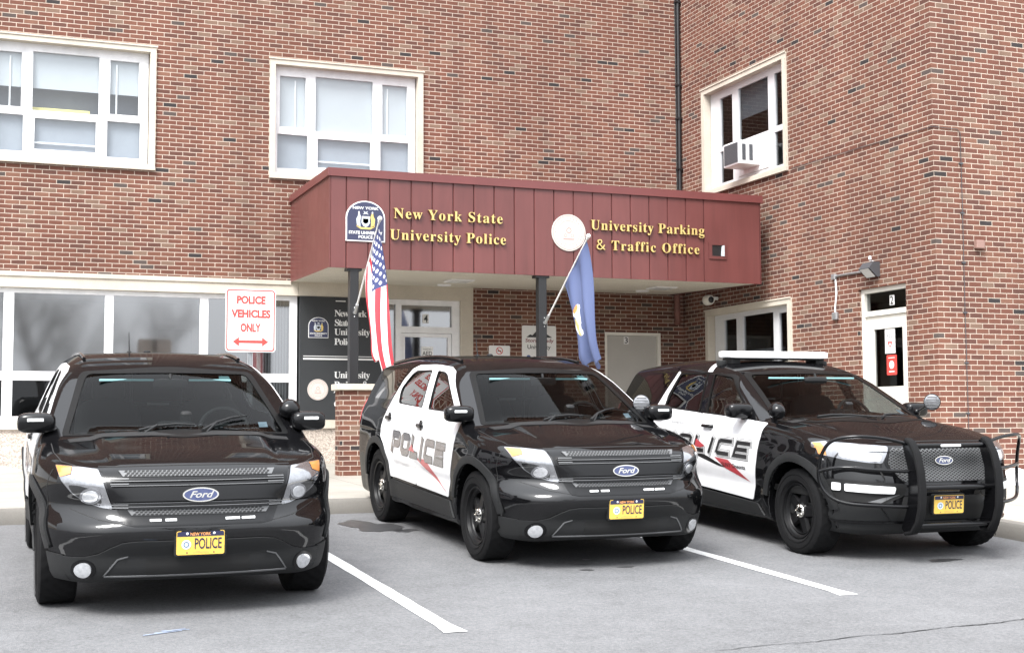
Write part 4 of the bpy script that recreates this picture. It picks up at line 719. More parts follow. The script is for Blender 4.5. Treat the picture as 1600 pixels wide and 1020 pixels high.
# wall light with conduit
wl = wthing('wall_light', 'dark wall-mounted floodlight above the wing door, fed by a surface conduit', 'light', (XW, 15.5, 3.85)); SO = Vector(wl.location)
mb = MB(); x = XW; ya, yb_ = 15.38, 15.62
mb.add([(x, ya, 3.745), (x, yb_, 3.745), (x, yb_, 3.945), (x, ya, 3.945), (x-.11, ya, 3.94), (x-.11, yb_, 3.94), (x-.18, yb_, 3.85), (x-.18, ya, 3.85), (x-.05, ya, 3.735), (x-.05, yb_, 3.735)], [(2, 3, 4, 5), (4, 5, 6, 7), (0, 8, 7, 4, 3), (1, 2, 5, 6, 9), (0, 1, 9, 8), (0, 3, 2, 1)])
loc(mb, SO).build('housing', M['lamp_body'], wl)
mb = MB(); mb.add([(x-.178, ya+.02, 3.845), (x-.178, yb_-.02, 3.845), (x-.060, yb_-.02, 3.738), (x-.060, ya+.02, 3.738)], [(0, 1, 2, 3)]); loc(mb, SO).build('lens', M['lens'], wl)
mb = MB(); mb.tube([(x-.02, yb_, 3.845), (x-.02, 16.42, 3.85)], .016); mb.box(x-.05, x, 16.38, 16.47, 3.80, 3.88, bev=.008); loc(mb, SO).build('conduit', M['galv'], wl)
mb = MB(); mb.tube([(x-.018, 16.40, 3.82), (x-.018, 16.38, 3.6), (x-.018, 16.42, 3.40), (x-.018, 16.42, 3.30)], .013); loc(mb, SO).build('conduit', M['white'], wl)
mb = MB(); mb.box(x-.05, x, 16.36, 16.47, 3.22, 3.33, bev=.012); loc(mb, SO).build('junction_box', M['galv'], wl)
mb = MB(); mb.lathe([(.0, -.03), (.022, -.02), (.022, .02), (.0, .03)], (x-.05, 15.53, 4.01), 'z', 12); mb.tube([(x, 15.53, 3.97), (x-.05, 15.53, 3.97), (x-.05, 15.53, 3.99)], .008); loc(mb, SO).build('sensor', M['white'], wl)
# camera, cables, pipes
sc_ = wthing('security_camera', 'cream dome security camera on the wing wall under the canopy', 'camera', (XW, 19.75, 3.82)); SO = Vector(sc_.location)
mb = MB(); mb.tube([(XW, 19.8, 3.83), (XW-.10, 19.8, 3.83)], .03, 12); mb.lathe([(.0, -.09), (.07, -.085), (.085, -.04), (.085, .06), (.06, .085), (0, .09)], (XW-.17, 19.8, 3.80), 'y', 20); loc(mb, SO).build('housing', M['cream'], sc_, smooth=True, angle=50)
mb = MB(); mb.lathe([(.0, -.115), (.035, -.105), (.058, -.082)], (XW-.17, 19.8, 3.80), 'y', 16); loc(mb, SO).build('lens', M['black'], sc_, smooth=True)
dp = MB(); dp.tube([(XW-.055, W0-.05, TOP-.1), (XW-.055, W0-.05, 5.0)], .034, 10); dp.tube([(XW-.10, W0-.03, TOP-.1), (XW-.10, W0-.03, 5.0)], .012, 8)
for z in (12.2, 10.7, 9.2, 7.7, 7.1, 6.2, 5.4): dp.box(XW-.11, XW-.01, W0-.09, W0-.0, z, z+.03)
tag(dp.build('downpipe', M['black'], smooth=True, angle=40), 'black pipe running down the inner corner between facade and wing', 'pipe')
cb = MB(); cb.tube([(XW-.012, 17.5, 5.612), (XW-.012, 16.4, 5.60), (XW-.012, 15.2, 5.585), (XW-.012, YE-.012, 5.568), (11.55, YE-.012, 5.562), (11.78, YE-.012, 5.56), (11.825, YE-.012, 5.52), (11.83, YE-.012, 4.6), (11.824, YE-.012, 3.2), (11.83, YE-.012, 1.2)], .0045, 6)
for z in (5.1, 4.45, 3.8, 3.15, 2.5, 1.85): cb.box(11.80, 11.855, YE-.02, YE, z, z+.02)
tag(cb.build('cable', M['lamp_body'], smooth=True, angle=50), 'thin dark cable clipped along the wing brickwork and down its end wall', 'cable')
ab = MB(); ab.box(12.0, 12.12, YE-.07, YE, 4.0, 4.11, bev=.01); ab.box(12.12, 12.15, YE-.05, YE, 4.0, 4.11, bev=.008); M['boxpink'] = pm('faded_red_box', (.25, .15, .125), .6)
tag(ab.build('alarm_box', M['boxpink']), 'faded pinkish box on the end wall near the vertical cable', 'alarm')
pp = MB(); pp.tube([(11.22, W0-.12, 3.98), (11.22, W0-.12, 3.62), (11.24, W0-.11, 3.55), (11.27, W0-.04, 3.52), (11.27, W0, 3.52)], .055, 12)
tag(pp.build('drain_pipe', M['pipe_rust'], smooth=True, angle=50), 'rusty brown drain pipe bending into the brick under the canopy', 'pipe')
fl = MB(); fl.box(6.66, 6.84, 20.55, 20.75, 5.30, 5.40, bev=.01); tag(fl.build('roof_vent', M['white']), 'small white vent box standing on the canopy roof', 'vent')

# ------------------------------------------------------------------ police cars: body as a smooth solid, parts laid on it
def curve(pts):
    """smooth monotone curve through the points"""
    x = np.array([p[0] for p in pts], float); y = np.array([p[1] for p in pts], float); h = np.diff(x); d = np.diff(y)/h
    m = np.zeros(len(x)); m[0], m[-1] = d[0], d[-1]
    for i in range(1, len(x)-1): m[i] = 0 if d[i-1]*d[i] <= 0 else (h[i-1]+h[i])*3/((2*h[i]+h[i-1])/d[i-1]+(h[i]+2*h[i-1])/d[i])
    g = np.linspace(x[0], x[-1], 3000); i = np.clip(np.searchsorted(x, g)-1, 0, len(x)-2); t = (g-x[i])/h[i]
    v = (2*t**3-3*t**2+1)*y[i]+(t**3-2*t**2+t)*h[i]*m[i]+(-2*t**3+3*t**2)*y[i+1]+(t**3-t**2)*h[i]*m[i+1]
    s0, s1 = (v[1]-v[0])/(g[1]-g[0]), (v[-1]-v[-2])/(g[-1]-g[-2])
    kn = np.hanning(61); kn /= kn.sum(); ex = np.concatenate([v[0]+s0*(np.arange(-30, 0))*(g[1]-g[0]), v, v[-1]+s1*np.arange(1, 31)*(g[1]-g[0])]); v = np.convolve(ex, kn, 'valid')
    return lambda q: np.interp(q, g, v)+np.where(q < g[0], (q-g[0])*s0, 0)+np.where(q > g[-1], (q-g[-1])*s1, 0)
def smax(a, b, k): h = np.maximum(k-np.abs(a-b), 0)/k; return np.maximum(a, b)+h*h*k*.25
def smin(a, b, k): return -smax(-a, -b, k)
def sstep(a, b, x): t = np.clip((x-a)/(b-a), 0, 1); return t*t*(3-2*t)
class Shape:
    def __init__(s, p):
        s.p = p
        for k in ('xs', 'tp', 'yf', 'hood', 'cab', 'yr'): setattr(s, k, curve(p[k]))
    def F(s, x, y, z):
        p = s.p; X = np.abs(x)
        rear = .10*np.maximum(z-1.15, 0)*sstep(2.4, 4.6, y)
        side = (X-(s.xs(z)-s.tp(y)-rear))*.97
        for yc in p['wheels']:
            r = np.sqrt((y-yc)**2+(z-.37)**2); side = side-p['flare']*np.exp(-((r-.47)/.11)**2)
        if 'groove' in p:
            for z0, w_, a in p['groove']: side = side+a*np.exp(-((z-z0-.02*(y-2.5))/w_)**2)*sstep(1.2, 1.5, y)*(1-sstep(3.4, 3.8, y))
        yf = s.yf(z)+p['pa']*X**2+p['pb']*X**6
        for (cx, cz, rx, rz, a) in p.get('dents', ()): yf = yf+a*np.exp(-(((X-cx)/rx)**2+((z-cz)/rz)**2))
        front = (yf-y)*.88
        hd = s.hood(y-p['hsw']*X**2)-p['crown']*X**2
        for (x0, x1, a) in p['ridge']: hd = hd+a*sstep(x0+.10*(y-.6), x1+.10*(y-.6), X)*sstep(.05, .5, y)
        top = (z-hd)*.97
        cz = s.cab(y-p['sweep']*X**2)-p['rcrown']*X**2
        kk = .045+.10*sstep(1.42, 1.66, z)
        ctop = (z-cz)*np.where(y < 2.0, .88, .97)
        rearp = (y-(s.yr(z)-.12*X**2-.35*X**6))*.95
        C = smax(smax(smax(side, ctop, kk), rearp, .09), .93-z, .03)
        L = smax(smax(smax(side, top, p.get('kht', .07)), front, p.get('kf', .085)), rearp, .09)
        U = smin(C, L, .022)
        U = smax(U, p['bottom']+.10*np.maximum(.35-y, 0)-z, .05)
        for yc in p['wheels']:
            r = np.sqrt((y-yc)**2+(z-.372)**2); U = np.maximum(U, np.minimum(p['arch']-r, X-.50))
        return U
    def G(s, P, e=.003):
        P = np.asarray(P, float); g = np.zeros_like(P)
        for i in range(3):
            d = np.zeros(3); d[i] = e; a, b = P+d, P-d; g[:, i] = s.F(a[:, 0], a[:, 1], a[:, 2])-s.F(b[:, 0], b[:, 1], b[:, 2])
        n = np.linalg.norm(g, axis=1, keepdims=True); return g/np.maximum(n, 1e-9), n/(2*e)
    def mesh(s, h=.02):
        x = np.arange(-1.10, 1.1001, h); y = np.arange(-.06, 5.16, h); z = np.arange(.12, 1.84, h)
        V = s.F(x[:, None, None], y[None, :, None], z[None, None, :]).astype(np.float64); I = V < 0
        nx, ny, nz = V.shape; acc = np.zeros((nx-1, ny-1, nz-1, 3)); cnt = np.zeros((nx-1, ny-1, nz-1))
        for ax in range(3):
            a = [slice(0, -1) if i == ax else slice(None) for i in range(3)]; b = [slice(1, None) if i == ax else slice(None) for i in range(3)]
            cr = I[tuple(a)] != I[tuple(b)]; idx = np.argwhere(cr); va, vb = V[tuple(a)][cr], V[tuple(b)][cr]; t = va/(va-vb)
            pos = idx.astype(float); pos[:, ax] += t; o = [i for i in range(3) if i != ax]
            for da in (0, 1):
                for db in (0, 1):
                    c = idx.copy(); c[:, o[0]] -= da; c[:, o[1]] -= db
                    ok = (c[:, 0] >= 0) & (c[:, 1] >= 0) & (c[:, 2] >= 0) & (c[:, 0] < nx-1) & (c[:, 1] < ny-1) & (c[:, 2] < nz-1); c = c[ok]
                    np.add.at(acc, (c[:, 0], c[:, 1], c[:, 2]), pos[ok]); np.add.at(cnt, (c[:, 0], c[:, 1], c[:, 2]), 1)
        act = cnt > 0; vid = -np.ones(act.shape, int); vid[act] = np.arange(act.sum()); P = acc[act]/cnt[act][:, None]
        P = np.array([x[0], y[0], z[0]])+P*h; Q = []
        for ax in range(3):
            o = [i for i in range(3) if i != ax]
            a = [slice(0, -1) if i == ax else slice(None) for i in range(3)]; b = [slice(1, None) if i == ax else slice(None) for i in range(3)]
            idx = np.argwhere(I[tuple(a)] != I[tuple(b)]); sg = I[tuple(a)][tuple(idx.T)]
            ok = (idx[:, o[0]] > 0) & (idx[:, o[1]] > 0) & (idx[:, o[0]] < V.shape[o[0]]-1) & (idx[:, o[1]] < V.shape[o[1]]-1); idx, sg = idx[ok], sg[ok]
            q = []
            for da, db in ((1, 1), (0, 1), (0, 0), (1, 0)):
                c = idx.copy(); c[:, o[0]] -= da; c[:, o[1]] -= db; q.append(vid[c[:, 0], c[:, 1], c[:, 2]])
            q = np.stack(q, 1); fl = sg if ax != 1 else ~sg; q[~fl] = q[~fl][:, ::-1]; Q.append(q)
        Q = np.concatenate(Q); c0 = P.copy()
        for it in range(3):
            n, gm = s.G(P); P = P-n*np.clip(s.F(P[:, 0], P[:, 1], P[:, 2])[:, None]/np.maximum(gm, .3), -.01, .01)
        return P, Q, n
    def cast(s, uv, mode, sgn=1):
        """first hit on the body from the side, from the front or from above"""
        uv = np.asarray(uv, float); n = len(uv)
        if mode == 'side': ts = np.linspace(1.25, 0, 64); mk = lambda t: (sgn*t, uv[:, 0], uv[:, 1])
        elif mode == 'front': ts = np.linspace(-.25, 3.2, 150); mk = lambda t: (uv[:, 0], t, uv[:, 1])
        else: ts = np.linspace(2.0, .2, 90); mk = lambda t: (uv[:, 0], uv[:, 1], t)
        A = np.repeat(uv[:, 0], len(ts)), np.repeat(uv[:, 1], len(ts)); T = np.tile(ts, n)
        f = (s.F(sgn*T, *A) if mode == 'side' else s.F(A[0], T, A[1]) if mode == 'front' else s.F(*A, T)).reshape(n, len(ts)) < 0
        any_ = f.any(1); k = np.where(any_, f.argmax(1), len(ts)-1); hi = ts[k]; lo = ts[np.maximum(k-1, 0)]
        for _ in range(22):
            m_ = (lo+hi)/2; f = s.F(*mk(m_)); lo = np.where(f < 0, lo, m_); hi = np.where(f < 0, m_, hi)
        c = mk(hi); return np.stack(np.broadcast_arrays(*c), 1).astype(float)
def resample(lp, st):
    out = []
    for i in range(len(lp)):
        a, b = Vector(lp[i]), Vector(lp[(i+1) % len(lp)]); k = max(1, math.ceil((b-a).length/st)); out += [tuple(a+(b-a)*j/k) for j in range(k)]
    return out
def rounded(lp, r, n=4):
    """rounds the corners of an outline"""
    out = []; m_ = len(lp)
    for i in range(m_):
        p, a, b = Vector(lp[i]), Vector(lp[i-1]), Vector(lp[(i+1) % m_]); rr = r[i] if isinstance(r, (list, tuple)) else r
        d1, d2 = a-p, b-p; q = min(rr, d1.length*.45, d2.length*.45)
        if q < 1e-4: out.append(tuple(p)); continue
        s, e = p+d1.normalized()*q, p+d2.normalized()*q
        for j in range(n+1): t = j/n; out.append(tuple(s*(1-t)**2+p*2*t*(1-t)+e*t*t))
    return out
def inpoly(pts, lp):
    pts = np.asarray(pts); c = np.zeros(len(pts), bool); j = len(lp)-1
    for i in range(len(lp)):
        (xi, yi), (xj, yj) = lp[i], lp[j]
        with np.errstate(divide='ignore', invalid='ignore'): c ^= ((yi > pts[:, 1]) != (yj > pts[:, 1])) & (pts[:, 0] < (xj-xi)*(pts[:, 1]-yi)/(yj-yi+1e-12)+xi)
        j = i
    return c
class PB(MB):
    """parts that follow the body's skin; keeps the skin's normals"""
    def __init__(s, S): MB.__init__(s); s.S = S; s.nn = []
    def _pad(s): s.nn += [(0, 0, 0)]*(len(s.v)-len(s.nn))
    def patch(s, loops, mode, off=.003, mi=0, sgn=1, st=.035, rim=.012, mir=None):
        s._pad(); lps = [resample(lp, st) for lp in loops]; pts, ed = [], []
        for lp in lps: b = len(pts); n = len(lp); pts += [Vector(q) for q in lp]; ed += [(b+i, b+(i+1) % n) for i in range(n)]
        us = [q[0] for q in lps[0]]; vv = [q[1] for q in lps[0]]
        gu = np.arange(min(us)+st*.5, max(us), st); gv = np.arange(min(vv)+st*.5, max(vv), st)
        if len(gu) and len(gv):
            g = np.array([(a+(j % 2)*st*.4, b) for j, b in enumerate(gv) for a in gu]); ok = np.zeros(len(g), bool)
            for lp in lps: ok ^= inpoly(g, lp)
            for lp in lps:
                L_ = np.array(lp); ok &= np.array([np.min(np.hypot(L_[:, 0]-a, L_[:, 1]-b)) > st*.45 for a, b in g])
            pts += [Vector(q) for q in g[ok]]
        vo, eo, fo, *_ = delaunay_2d_cdt(pts, ed, [], 0, 1e-7); uv = np.array([(q[0], q[1]) for q in vo])
        fo = [list(f) for f in fo]; ce = np.array([uv[f].mean(0) for f in fo]); ok = np.zeros(len(fo), bool)
        for lp in lps: ok ^= inpoly(ce, lp)
        fo = [f for f, k in zip(fo, ok) if k]
        P = s.S.cast(uv, mode, sgn); n, _g = s.S.G(P); Q = P+n*off
        flip = (mode == 'side' and sgn > 0) or mode == 'top'
        if mode == 'front': flip = False
        # orientation by the skin's own normal
        f0 = fo[len(fo)//2]; a, b, c = (Vector(Q[i]) for i in f0[:3]); 
        if (b-a).cross(c-a).dot(Vector(n[f0[0]])) < 0: fo = [f[::-1] for f in fo]
        s.add(Q, fo, mi); s.nn += [tuple(q) for q in n]
        if rim:
            for lp in lps:
                L_ = np.array(lp); P2 = s.S.cast(L_, mode, sgn); n2, _g = s.S.G(P2); k = len(lp)
                s.add(list(P2+n2*off)+list(P2+n2*(off-rim)), [(i, (i+1) % k, k+(i+1) % k, k+i) for i in range(k)], mi if mir is None else mir); s._pad()
        return s
    def flat_on(s, v2, f, mode, off, mi=0, sgn=1):
        s._pad(); P = s.S.cast(v2, mode, sgn); n, _g = s.S.G(P); Q = P+n*off; f = [list(q) for q in f]
        for i, q in enumerate(f):
            a, b, c = (Vector(Q[k]) for k in q[:3])
            if (b-a).cross(c-a).dot(Vector(n[q[0]])) < 0: f[i] = q[::-1]
        s.add(Q, f, mi); s.nn += [tuple(q) for q in n]; return s
    def put(s, name, mats, parent, flat=False):
        s._pad(); s.v = [(a, b-2.5, c) for a, b, c in s.v]; o = s.build(name, mats, parent, smooth=True, fix=False)
        if not flat: o.data.normals_split_custom_set_from_vertices([Vector(q) for q in s.nn])
        return o
def put(mb, name, mats, parent, smooth=True, angle=40, off=(0, 2.5, 0)):
    mb.v = [(a-off[0], b-off[1], c-off[2]) for a, b, c in mb.v]; return mb.build(name, mats, parent, smooth=smooth, angle=angle)
def superq(mb, c, r, e=.5, n=20, mi=0, M_=None):
    """rounded box"""
    sg = lambda v: math.copysign(abs(v)**e, v); vs_ = []; k = n//2
    for i in range(k+1):
        th = -math.pi/2+math.pi*i/k
        for j in range(n):
            ph = 2*math.pi*j/n; q = Vector((r[0]*sg(math.cos(th))*sg(math.cos(ph)), r[1]*sg(math.cos(th))*sg(math.sin(ph)), r[2]*sg(math.sin(th))))
            if M_ is not None: q = M_ @ q
            vs_.append(Vector(c)+q)
    mb.add(vs_, [(i*n+j, i*n+(j+1) % n, (i+1)*n+(j+1) % n, (i+1)*n+j) for i in range(k) for j in range(n)], mi)
def ell(cx, cz, rx, rz, n=28): return [(cx+rx*math.cos(2*math.pi*i/n), cz+rz*math.sin(2*math.pi*i/n)) for i in range(n)]
def mx(lp): return [(-a, b) for a, b in lp][::-1]

def lacquer(name, col, f0, fmax):
    """deep black paint under a clear coat"""
    m, t, o = newmat(name); L = t.links.new; ge = N(t, 'ShaderNodeNewGeometry'); df = N(t, 'ShaderNodeBsdfDiffuse'); df.inputs[0].default_value = (*col, 1); gl = N(t, 'ShaderNodeBsdfGlossy'); gl.inputs[0].default_value = (1, 1, 1, 1)
    tc = N(t, 'ShaderNodeTexCoord'); no = N(t, 'ShaderNodeTexNoise', Scale=5.0, Detail=5.0); L(tc.outputs['Object'], no.inputs['Vector']); mr = N(t, 'ShaderNodeMapRange'); mr.inputs['From Min'].default_value = .45; mr.inputs['From Max'].default_value = .75; mr.inputs['To Min'].default_value = .025; mr.inputs['To Max'].default_value = .11; L(no.outputs[0], mr.inputs[0]); L(mr.outputs[0], gl.inputs['Roughness'])
    dt = N(t, 'ShaderNodeVectorMath', operation='DOT_PRODUCT'); L(ge.outputs['Incoming'], dt.inputs[0]); L(ge.outputs['Normal'], dt.inputs[1])
    fr = math_(t, 'ADD', math_(t, 'MULTIPLY', math_(t, 'POWER', math_(t, 'SUBTRACT', 1.0, math_(t, 'MINIMUM', math_(t, 'ABSOLUTE', dt.outputs['Value']), 1.0)), 5.0), fmax-f0), f0)
    mx_ = N(t, 'ShaderNodeMixShader'); L(fr, mx_.inputs[0]); L(df.outputs[0], mx_.inputs[1]); L(gl.outputs[0], mx_.inputs[2]); L(mx_.outputs[0], o.inputs[0]); return m
M['paint'] = lacquer('black_car_paint', (.004, .004, .0045), .048, .34)
M['paint_white'] = pm('white_car_paint', (.72, .72, .73), .3, coat=.6, var=.05, scale=3)
M['plastic'] = pm('dark_plastic', (.016, .0165, .017), .6, spec=.25, bump=.15, scale=60)
M['plastic_gloss'] = pm('gloss_plastic', (.003, .003, .0035), .17, spec=.35)
M['glass_edge'] = pm('glass_edge_black', (.003, .003, .003), .5, spec=.15)
M['void'] = pm('grille_void', (.003, .003, .003), .7)
M['mesh_grey'] = pm('grille_mesh', (.11, .112, .115), .38)
M['rubber'] = pm('tyre_rubber', (.006, .006, .0065), .85, spec=.2, bump=.2, scale=50, var=.15)
M['rim'] = pm('black_steel_rim', (.006, .006, .0065), .38, spec=.22)
M['chrome'] = pm('chrome', (.75, .73, .68), .12, metal=1)
M['lamp_silver'] = pm('lamp_reflector', (.30, .305, .32), .12, metal=.8, coat=1, var=.18, scale=30)
M['lamp_clear'] = pm('lamp_bulb', (.62, .63, .65), .1, metal=.5, coat=1, var=.2, scale=40)
M['lamp_dark'] = pm('lamp_dark', (.012, .0125, .013), .15, coat=1)
M['amber'] = pm('amber_lens', (.52, .20, .045), .2, coat=1)
M['tail_red'] = pm('tail_lens', (.45, .05, .05), .15, coat=1)
M['led'] = pm('led_strip', (.85, .86, .86), .25)
M['plate_yellow'] = pm('plate_yellow', (.72, .47, .09), .45, var=.05, scale=20)
M['plate_navy'] = pm('plate_navy', (.02, .022, .06), .45)
M['plate_orange'] = pm('plate_orange', (.75, .33, .12), .5)
M['plate_seal'] = pm('plate_seal', (.55, .66, .80), .5)
M['ford_blue'] = pm('badge_blue', (.030, .042, .115), .2, coat=1)
M['windscreen'] = glass_mat('windscreen', (.38, .41, .41), 1.22, refl=.48)
M['side_glass'] = glass_mat('side_glass', (.42, .45, .45), 1.5)
M['priv_glass'] = glass_mat('privacy_glass', (.10, .11, .11), 1.55)
M['seat'] = pm('seat_cloth', (.012, .012, .013), .85)
M['cabin'] = pm('cabin_trim', (.014, .0145, .015), .7)
M['cage'] = pm('cage_metal', (.07, .072, .075), .5)
M['cyan'] = pm('visor_lens', (.22, .42, .44), .3)
M['sticker'] = pm('sticker_blue', (.40, .52, .62), .5)
M['livery_black'] = pm('livery_black', (.008, .008, .009), .3, coat=.5)
M['livery_white'] = pm('livery_white', (.80, .80, .80), .35)
M['livery_grey'] = pm('livery_grey', (.105, .10, .105), .25, coat=.6)
M['livery_dark'] = pm('livery_dark_grey', (.022, .021, .022), .25, coat=.6)
M['livery_red'] = pm('livery_red', (.36, .04, .05), .3, coat=.5)
M['livery_fade'] = pm('livery_light_grey', (.50, .50, .51), .3)

def wheel_parts(parent):
    """wheel about its own hub, outer side towards -x"""
    mb = MB(); n = 108; prof = [(.238, -.10), (.262, -.121), (.30, -.129), (.335, -.126), (.357, -.118)]
    tx = [-.108, -.074, -.066, -.022, -.014, .014, .022, .066, .074, .108]; vs_ = []; rings = 0
    for r, o in prof: vs_ += [(o, r*math.cos(2*math.pi*k/n), r*math.sin(2*math.pi*k/n)) for k in range(n)]; rings += 1
    for i, o in enumerate(tx):
        for k in range(n):
            gv = (1 if (i % 2 == 1 and False) else 0); blk = ((k+(i//2)*2) % 4 == 0)
            r = .373-(.003 if abs(o) > .1 else 0)-(.006 if blk else 0)-(.008 if i in (2, 4, 6, 8) and False else 0)
            vs_.append((o, r*math.cos(2*math.pi*k/n), r*math.sin(2*math.pi*k/n)))
        rings += 1
    for r, o in [(a, -b) for a, b in prof[::-1]]: vs_ += [(o, r*math.cos(2*math.pi*k/n), r*math.sin(2*math.pi*k/n)) for k in range(n)]; rings += 1
    mb.add(vs_, [(i*n+k, i*n+(k+1) % n, (i+1)*n+(k+1) % n, (i+1)*n+k) for i in range(rings-1) for k in range(n)])
    for r0, r1 in ((.268, .274), (.318, .324)): mb.lathe([(r0, -.1265 if r0 < .3 else -.131), (r0+.003, -.130 if r0 < .3 else -.134), (r1, -.1275 if r0 < .3 else -.131)], n=64)
    tyre = mb.build('tyre', M['rubber'], parent, smooth=True, angle=28)
    mb = MB(); mb.lathe([(.244, -.103), (.240, -.112), (.230, -.110), (.222, -.085), (.205, -.03), (.205, .10)], n=56); mb.lathe([(.0, -.005), (.21, -.005)], n=40, mi=1)
    mb.lathe([(.225, -.088), (.208, -.072), (.196, -.078), (.190, -.066)], n=56)
    for k in range(5):
        a = 2*math.pi*k/5+.3; M_ = Matrix.Rotation(a, 4, 'X')
        for (w0, w1, x0) in ((.042, .030, 0),):
            p = [(-.082, -w0, .06), (-.082, w0, .06), (-.066, w1, .20), (-.066, -w1, .20), (-.05, -w0-.012, .06), (-.05, w0+.012, .06), (-.04, w1+.014, .205), (-.04, -w1-.014, .205)]
            mb.add([M_ @ Vector(q) for q in p], [(0, 1, 2, 3), (0, 4, 5, 1), (1, 5, 6, 2), (2, 6, 7, 3), (3, 7, 4, 0)])
    mb.lathe([(.0, -.088), (.075, -.086), (.088, -.07), (.09, -.03)], n=36)
    rim = mb.build('rim', [M['rim'], M['void']], parent, smooth=True, angle=35)
    mb = MB(); mb.lathe([(.0, -.112), (.028, -.110), (.044, -.100), (.058, -.092), (.064, -.08)], n=28)
    for k in range(5):
        a = 2*math.pi*k/5; mb.lathe([(.0, -.108), (.009, -.107), (.011, -.09)], (0, .048*math.cos(a), .048*math.sin(a)), n=8)
    mb.build('hub_cap', M['chrome'], parent, smooth=True, angle=50)
def make_plate(root, x0, x1, z0, z1, y):
    F_ = lambda u, d, v: (u, y-d-.05*(v-z0), v); W, H = x1-x0, z1-z0; cx = (x0+x1)/2
    mb = MB(); mb.prism(rrect(x0-.012, x1+.012, z0-.010, z1+.012, .015), -.03, .0, F_, 4); mb.prism(rrect(x0, x1, z0, z1, .012), .0, .004, F_, 0)
    shapes_to_mesh(mb, [[[(x0+.004, z1-.035), (x1-.004, z1-.035), (x1-.004, z1-.010), (x1-.012, z1-.004), (x0+.012, z1-.004), (x0+.004, z1-.010)]]], F_, .0055, .0055, 1)
    sans_text(mb, 'NEW YORK', cx-.065, cx+.065, z1-.030, z1-.010, F_, .007, 2, .02)
    sans_text(mb, 'POLICE', x0+.115, x1-.018, z0+.036, z1-.046, F_, .0058, 1, .012)
    shapes_to_mesh(mb, [[circ(x0+.062, (z0+z1)/2-.01, .030, 20)]], F_, .0058, .0058, 3); shapes_to_mesh(mb, [[circ(x0+.062, (z0+z1)/2-.01, .018, 14), circ(x0+.062, (z0+z1)/2-.01, .013, 14)]], F_, .0066, .0066, 1)
    for sx_ in (-.085, .085): shapes_to_mesh(mb, [[circ(cx+sx_, z1-.016, .008, 10)]], F_, .007, .007, 5); shapes_to_mesh(mb, [[circ(cx+sx_, z0+.014, .005, 8)]], F_, .0058, .0058, 1)
    sans_text(mb, 'official', cx-.05, cx+.05, z0+.010, z0+.024, F_, .0058, 2)
    put(mb, 'licence_plate', [M['plate_yellow'], M['plate_navy'], M['plate_orange'], M['plate_seal'], M['plastic'], M['led']], root, smooth=False)
def make_badge(root, cz, y, rx=.115, rz=.046, tilt=.15):
    F_ = lambda u, d, v: (u, y-d+tilt*(v-cz), v)
    mb = MB(); mb.prism(ell(0, cz, rx, rz, 40), -.03, .006, F_, 0); shapes_to_mesh(mb, [[ell(0, cz, rx*.91, rz*.83, 40)]], F_, .008, .008, 1)
    sans_text(mb, 'Ford', -rx*.62, rx*.56, cz-rz*.42, cz+rz*.50, F_, .0095, 0, .02, .5)
    put(mb, 'badge', [M['chrome'], M['ford_blue']], root, smooth=False)
def make_mirror(root, s, y, z, xc, led=True):
    mb = MB(); M_ = Matrix.Rotation(.10*s, 3, 'Z')
    superq(mb, (s*xc, y, z), (.130, .085, .072), .55, 24, 0, M_); mb.tube([(s*(xc-.05), y+.01, z-.05), (s*(xc-.20), y+.03, z-.075)], [.035, .03], 10)
    o = put(mb, 'mirror', M['plastic_gloss'], root)
    if led: mb = MB(); mb.box(s*xc-.055+s*.01, s*xc+.055+s*.01, y-.094, y-.07, z+.012, z+.034, bev=.004); put(mb, 'led_bar', M['led'], o)
def make_spot(root, c, az, el=0, post=None):
    """spotlight with black shell, clear lens and a bracket to the pillar"""
    d = Vector((math.sin(az)*math.cos(el), -math.cos(az)*math.cos(el), math.sin(el))); q = d.to_track_quat('Z', 'Y').to_matrix(); c = Vector(c)
    mb = MB(); mb.lathe([(.0, -.085), (.035, -.08), (.062, -.055), (.078, -.01), (.080, .018), (.074, .020)], n=28, ax='z'); mb.v = [tuple(c+q @ Vector(v)) for v in mb.v]
    if post: mb.tube([c-d*.06, Vector(post)], .014, 8); superq(mb, Vector(post), (.03, .03, .03), .8, 12)
    o = put(mb, 'spotlight', M['plastic_gloss'], root)
    mb = MB(); mb.lathe([(.074, .017), (.05, .024), (.0, .026)], n=28, ax='z'); b = len(mb.v)
    mb.v = [tuple(c+q @ Vector(v)) for v in mb.v]; l = put(mb, 'lens', M['lamp_silver'], o)
    mb = MB()
    for i in range(-2, 3): h = math.sqrt(.066**2-(i*.024)**2); mb.box(-h, h, i*.024-.0045, i*.024+.0045, .022, .028)
    mb.v = [tuple(c+q @ Vector(v)) for v in mb.v]; put(mb, 'lens_rib', M['mesh_grey'], o, smooth=False)
def body_parts(root, S, side_win, ws_loop, quarter=None):
    P, Q, n = S.mesh(.02); C = P[Q].mean(1); fn = n[Q].mean(1); kill = np.zeros(len(Q), bool)
    for lp in side_win: kill |= inpoly(C[:, 1:3], lp) & (np.abs(C[:, 0]) > .5) & (np.abs(fn[:, 0]) > .55)
    kill |= inpoly(C[:, [0, 2]], ws_loop) & (C[:, 1] < 2.6) & (C[:, 1] > .7) & (C[:, 2] > 1.10) & (fn[:, 1] < -.3)
    Q = Q[~kill]; me = bpy.data.meshes.new('body'); P2 = P-np.array([0, 2.5, 0]); me.from_pydata(P2.tolist(), [], Q.tolist()); me.shade_smooth(); me.materials.append(M['paint'])
    us = np.zeros(len(P), bool); me.update(); me.normals_split_custom_set_from_vertices([Vector(q) for q in n])
    o = bpy.data.objects.new('body', me); COL.objects.link(o); o.parent = root; return o
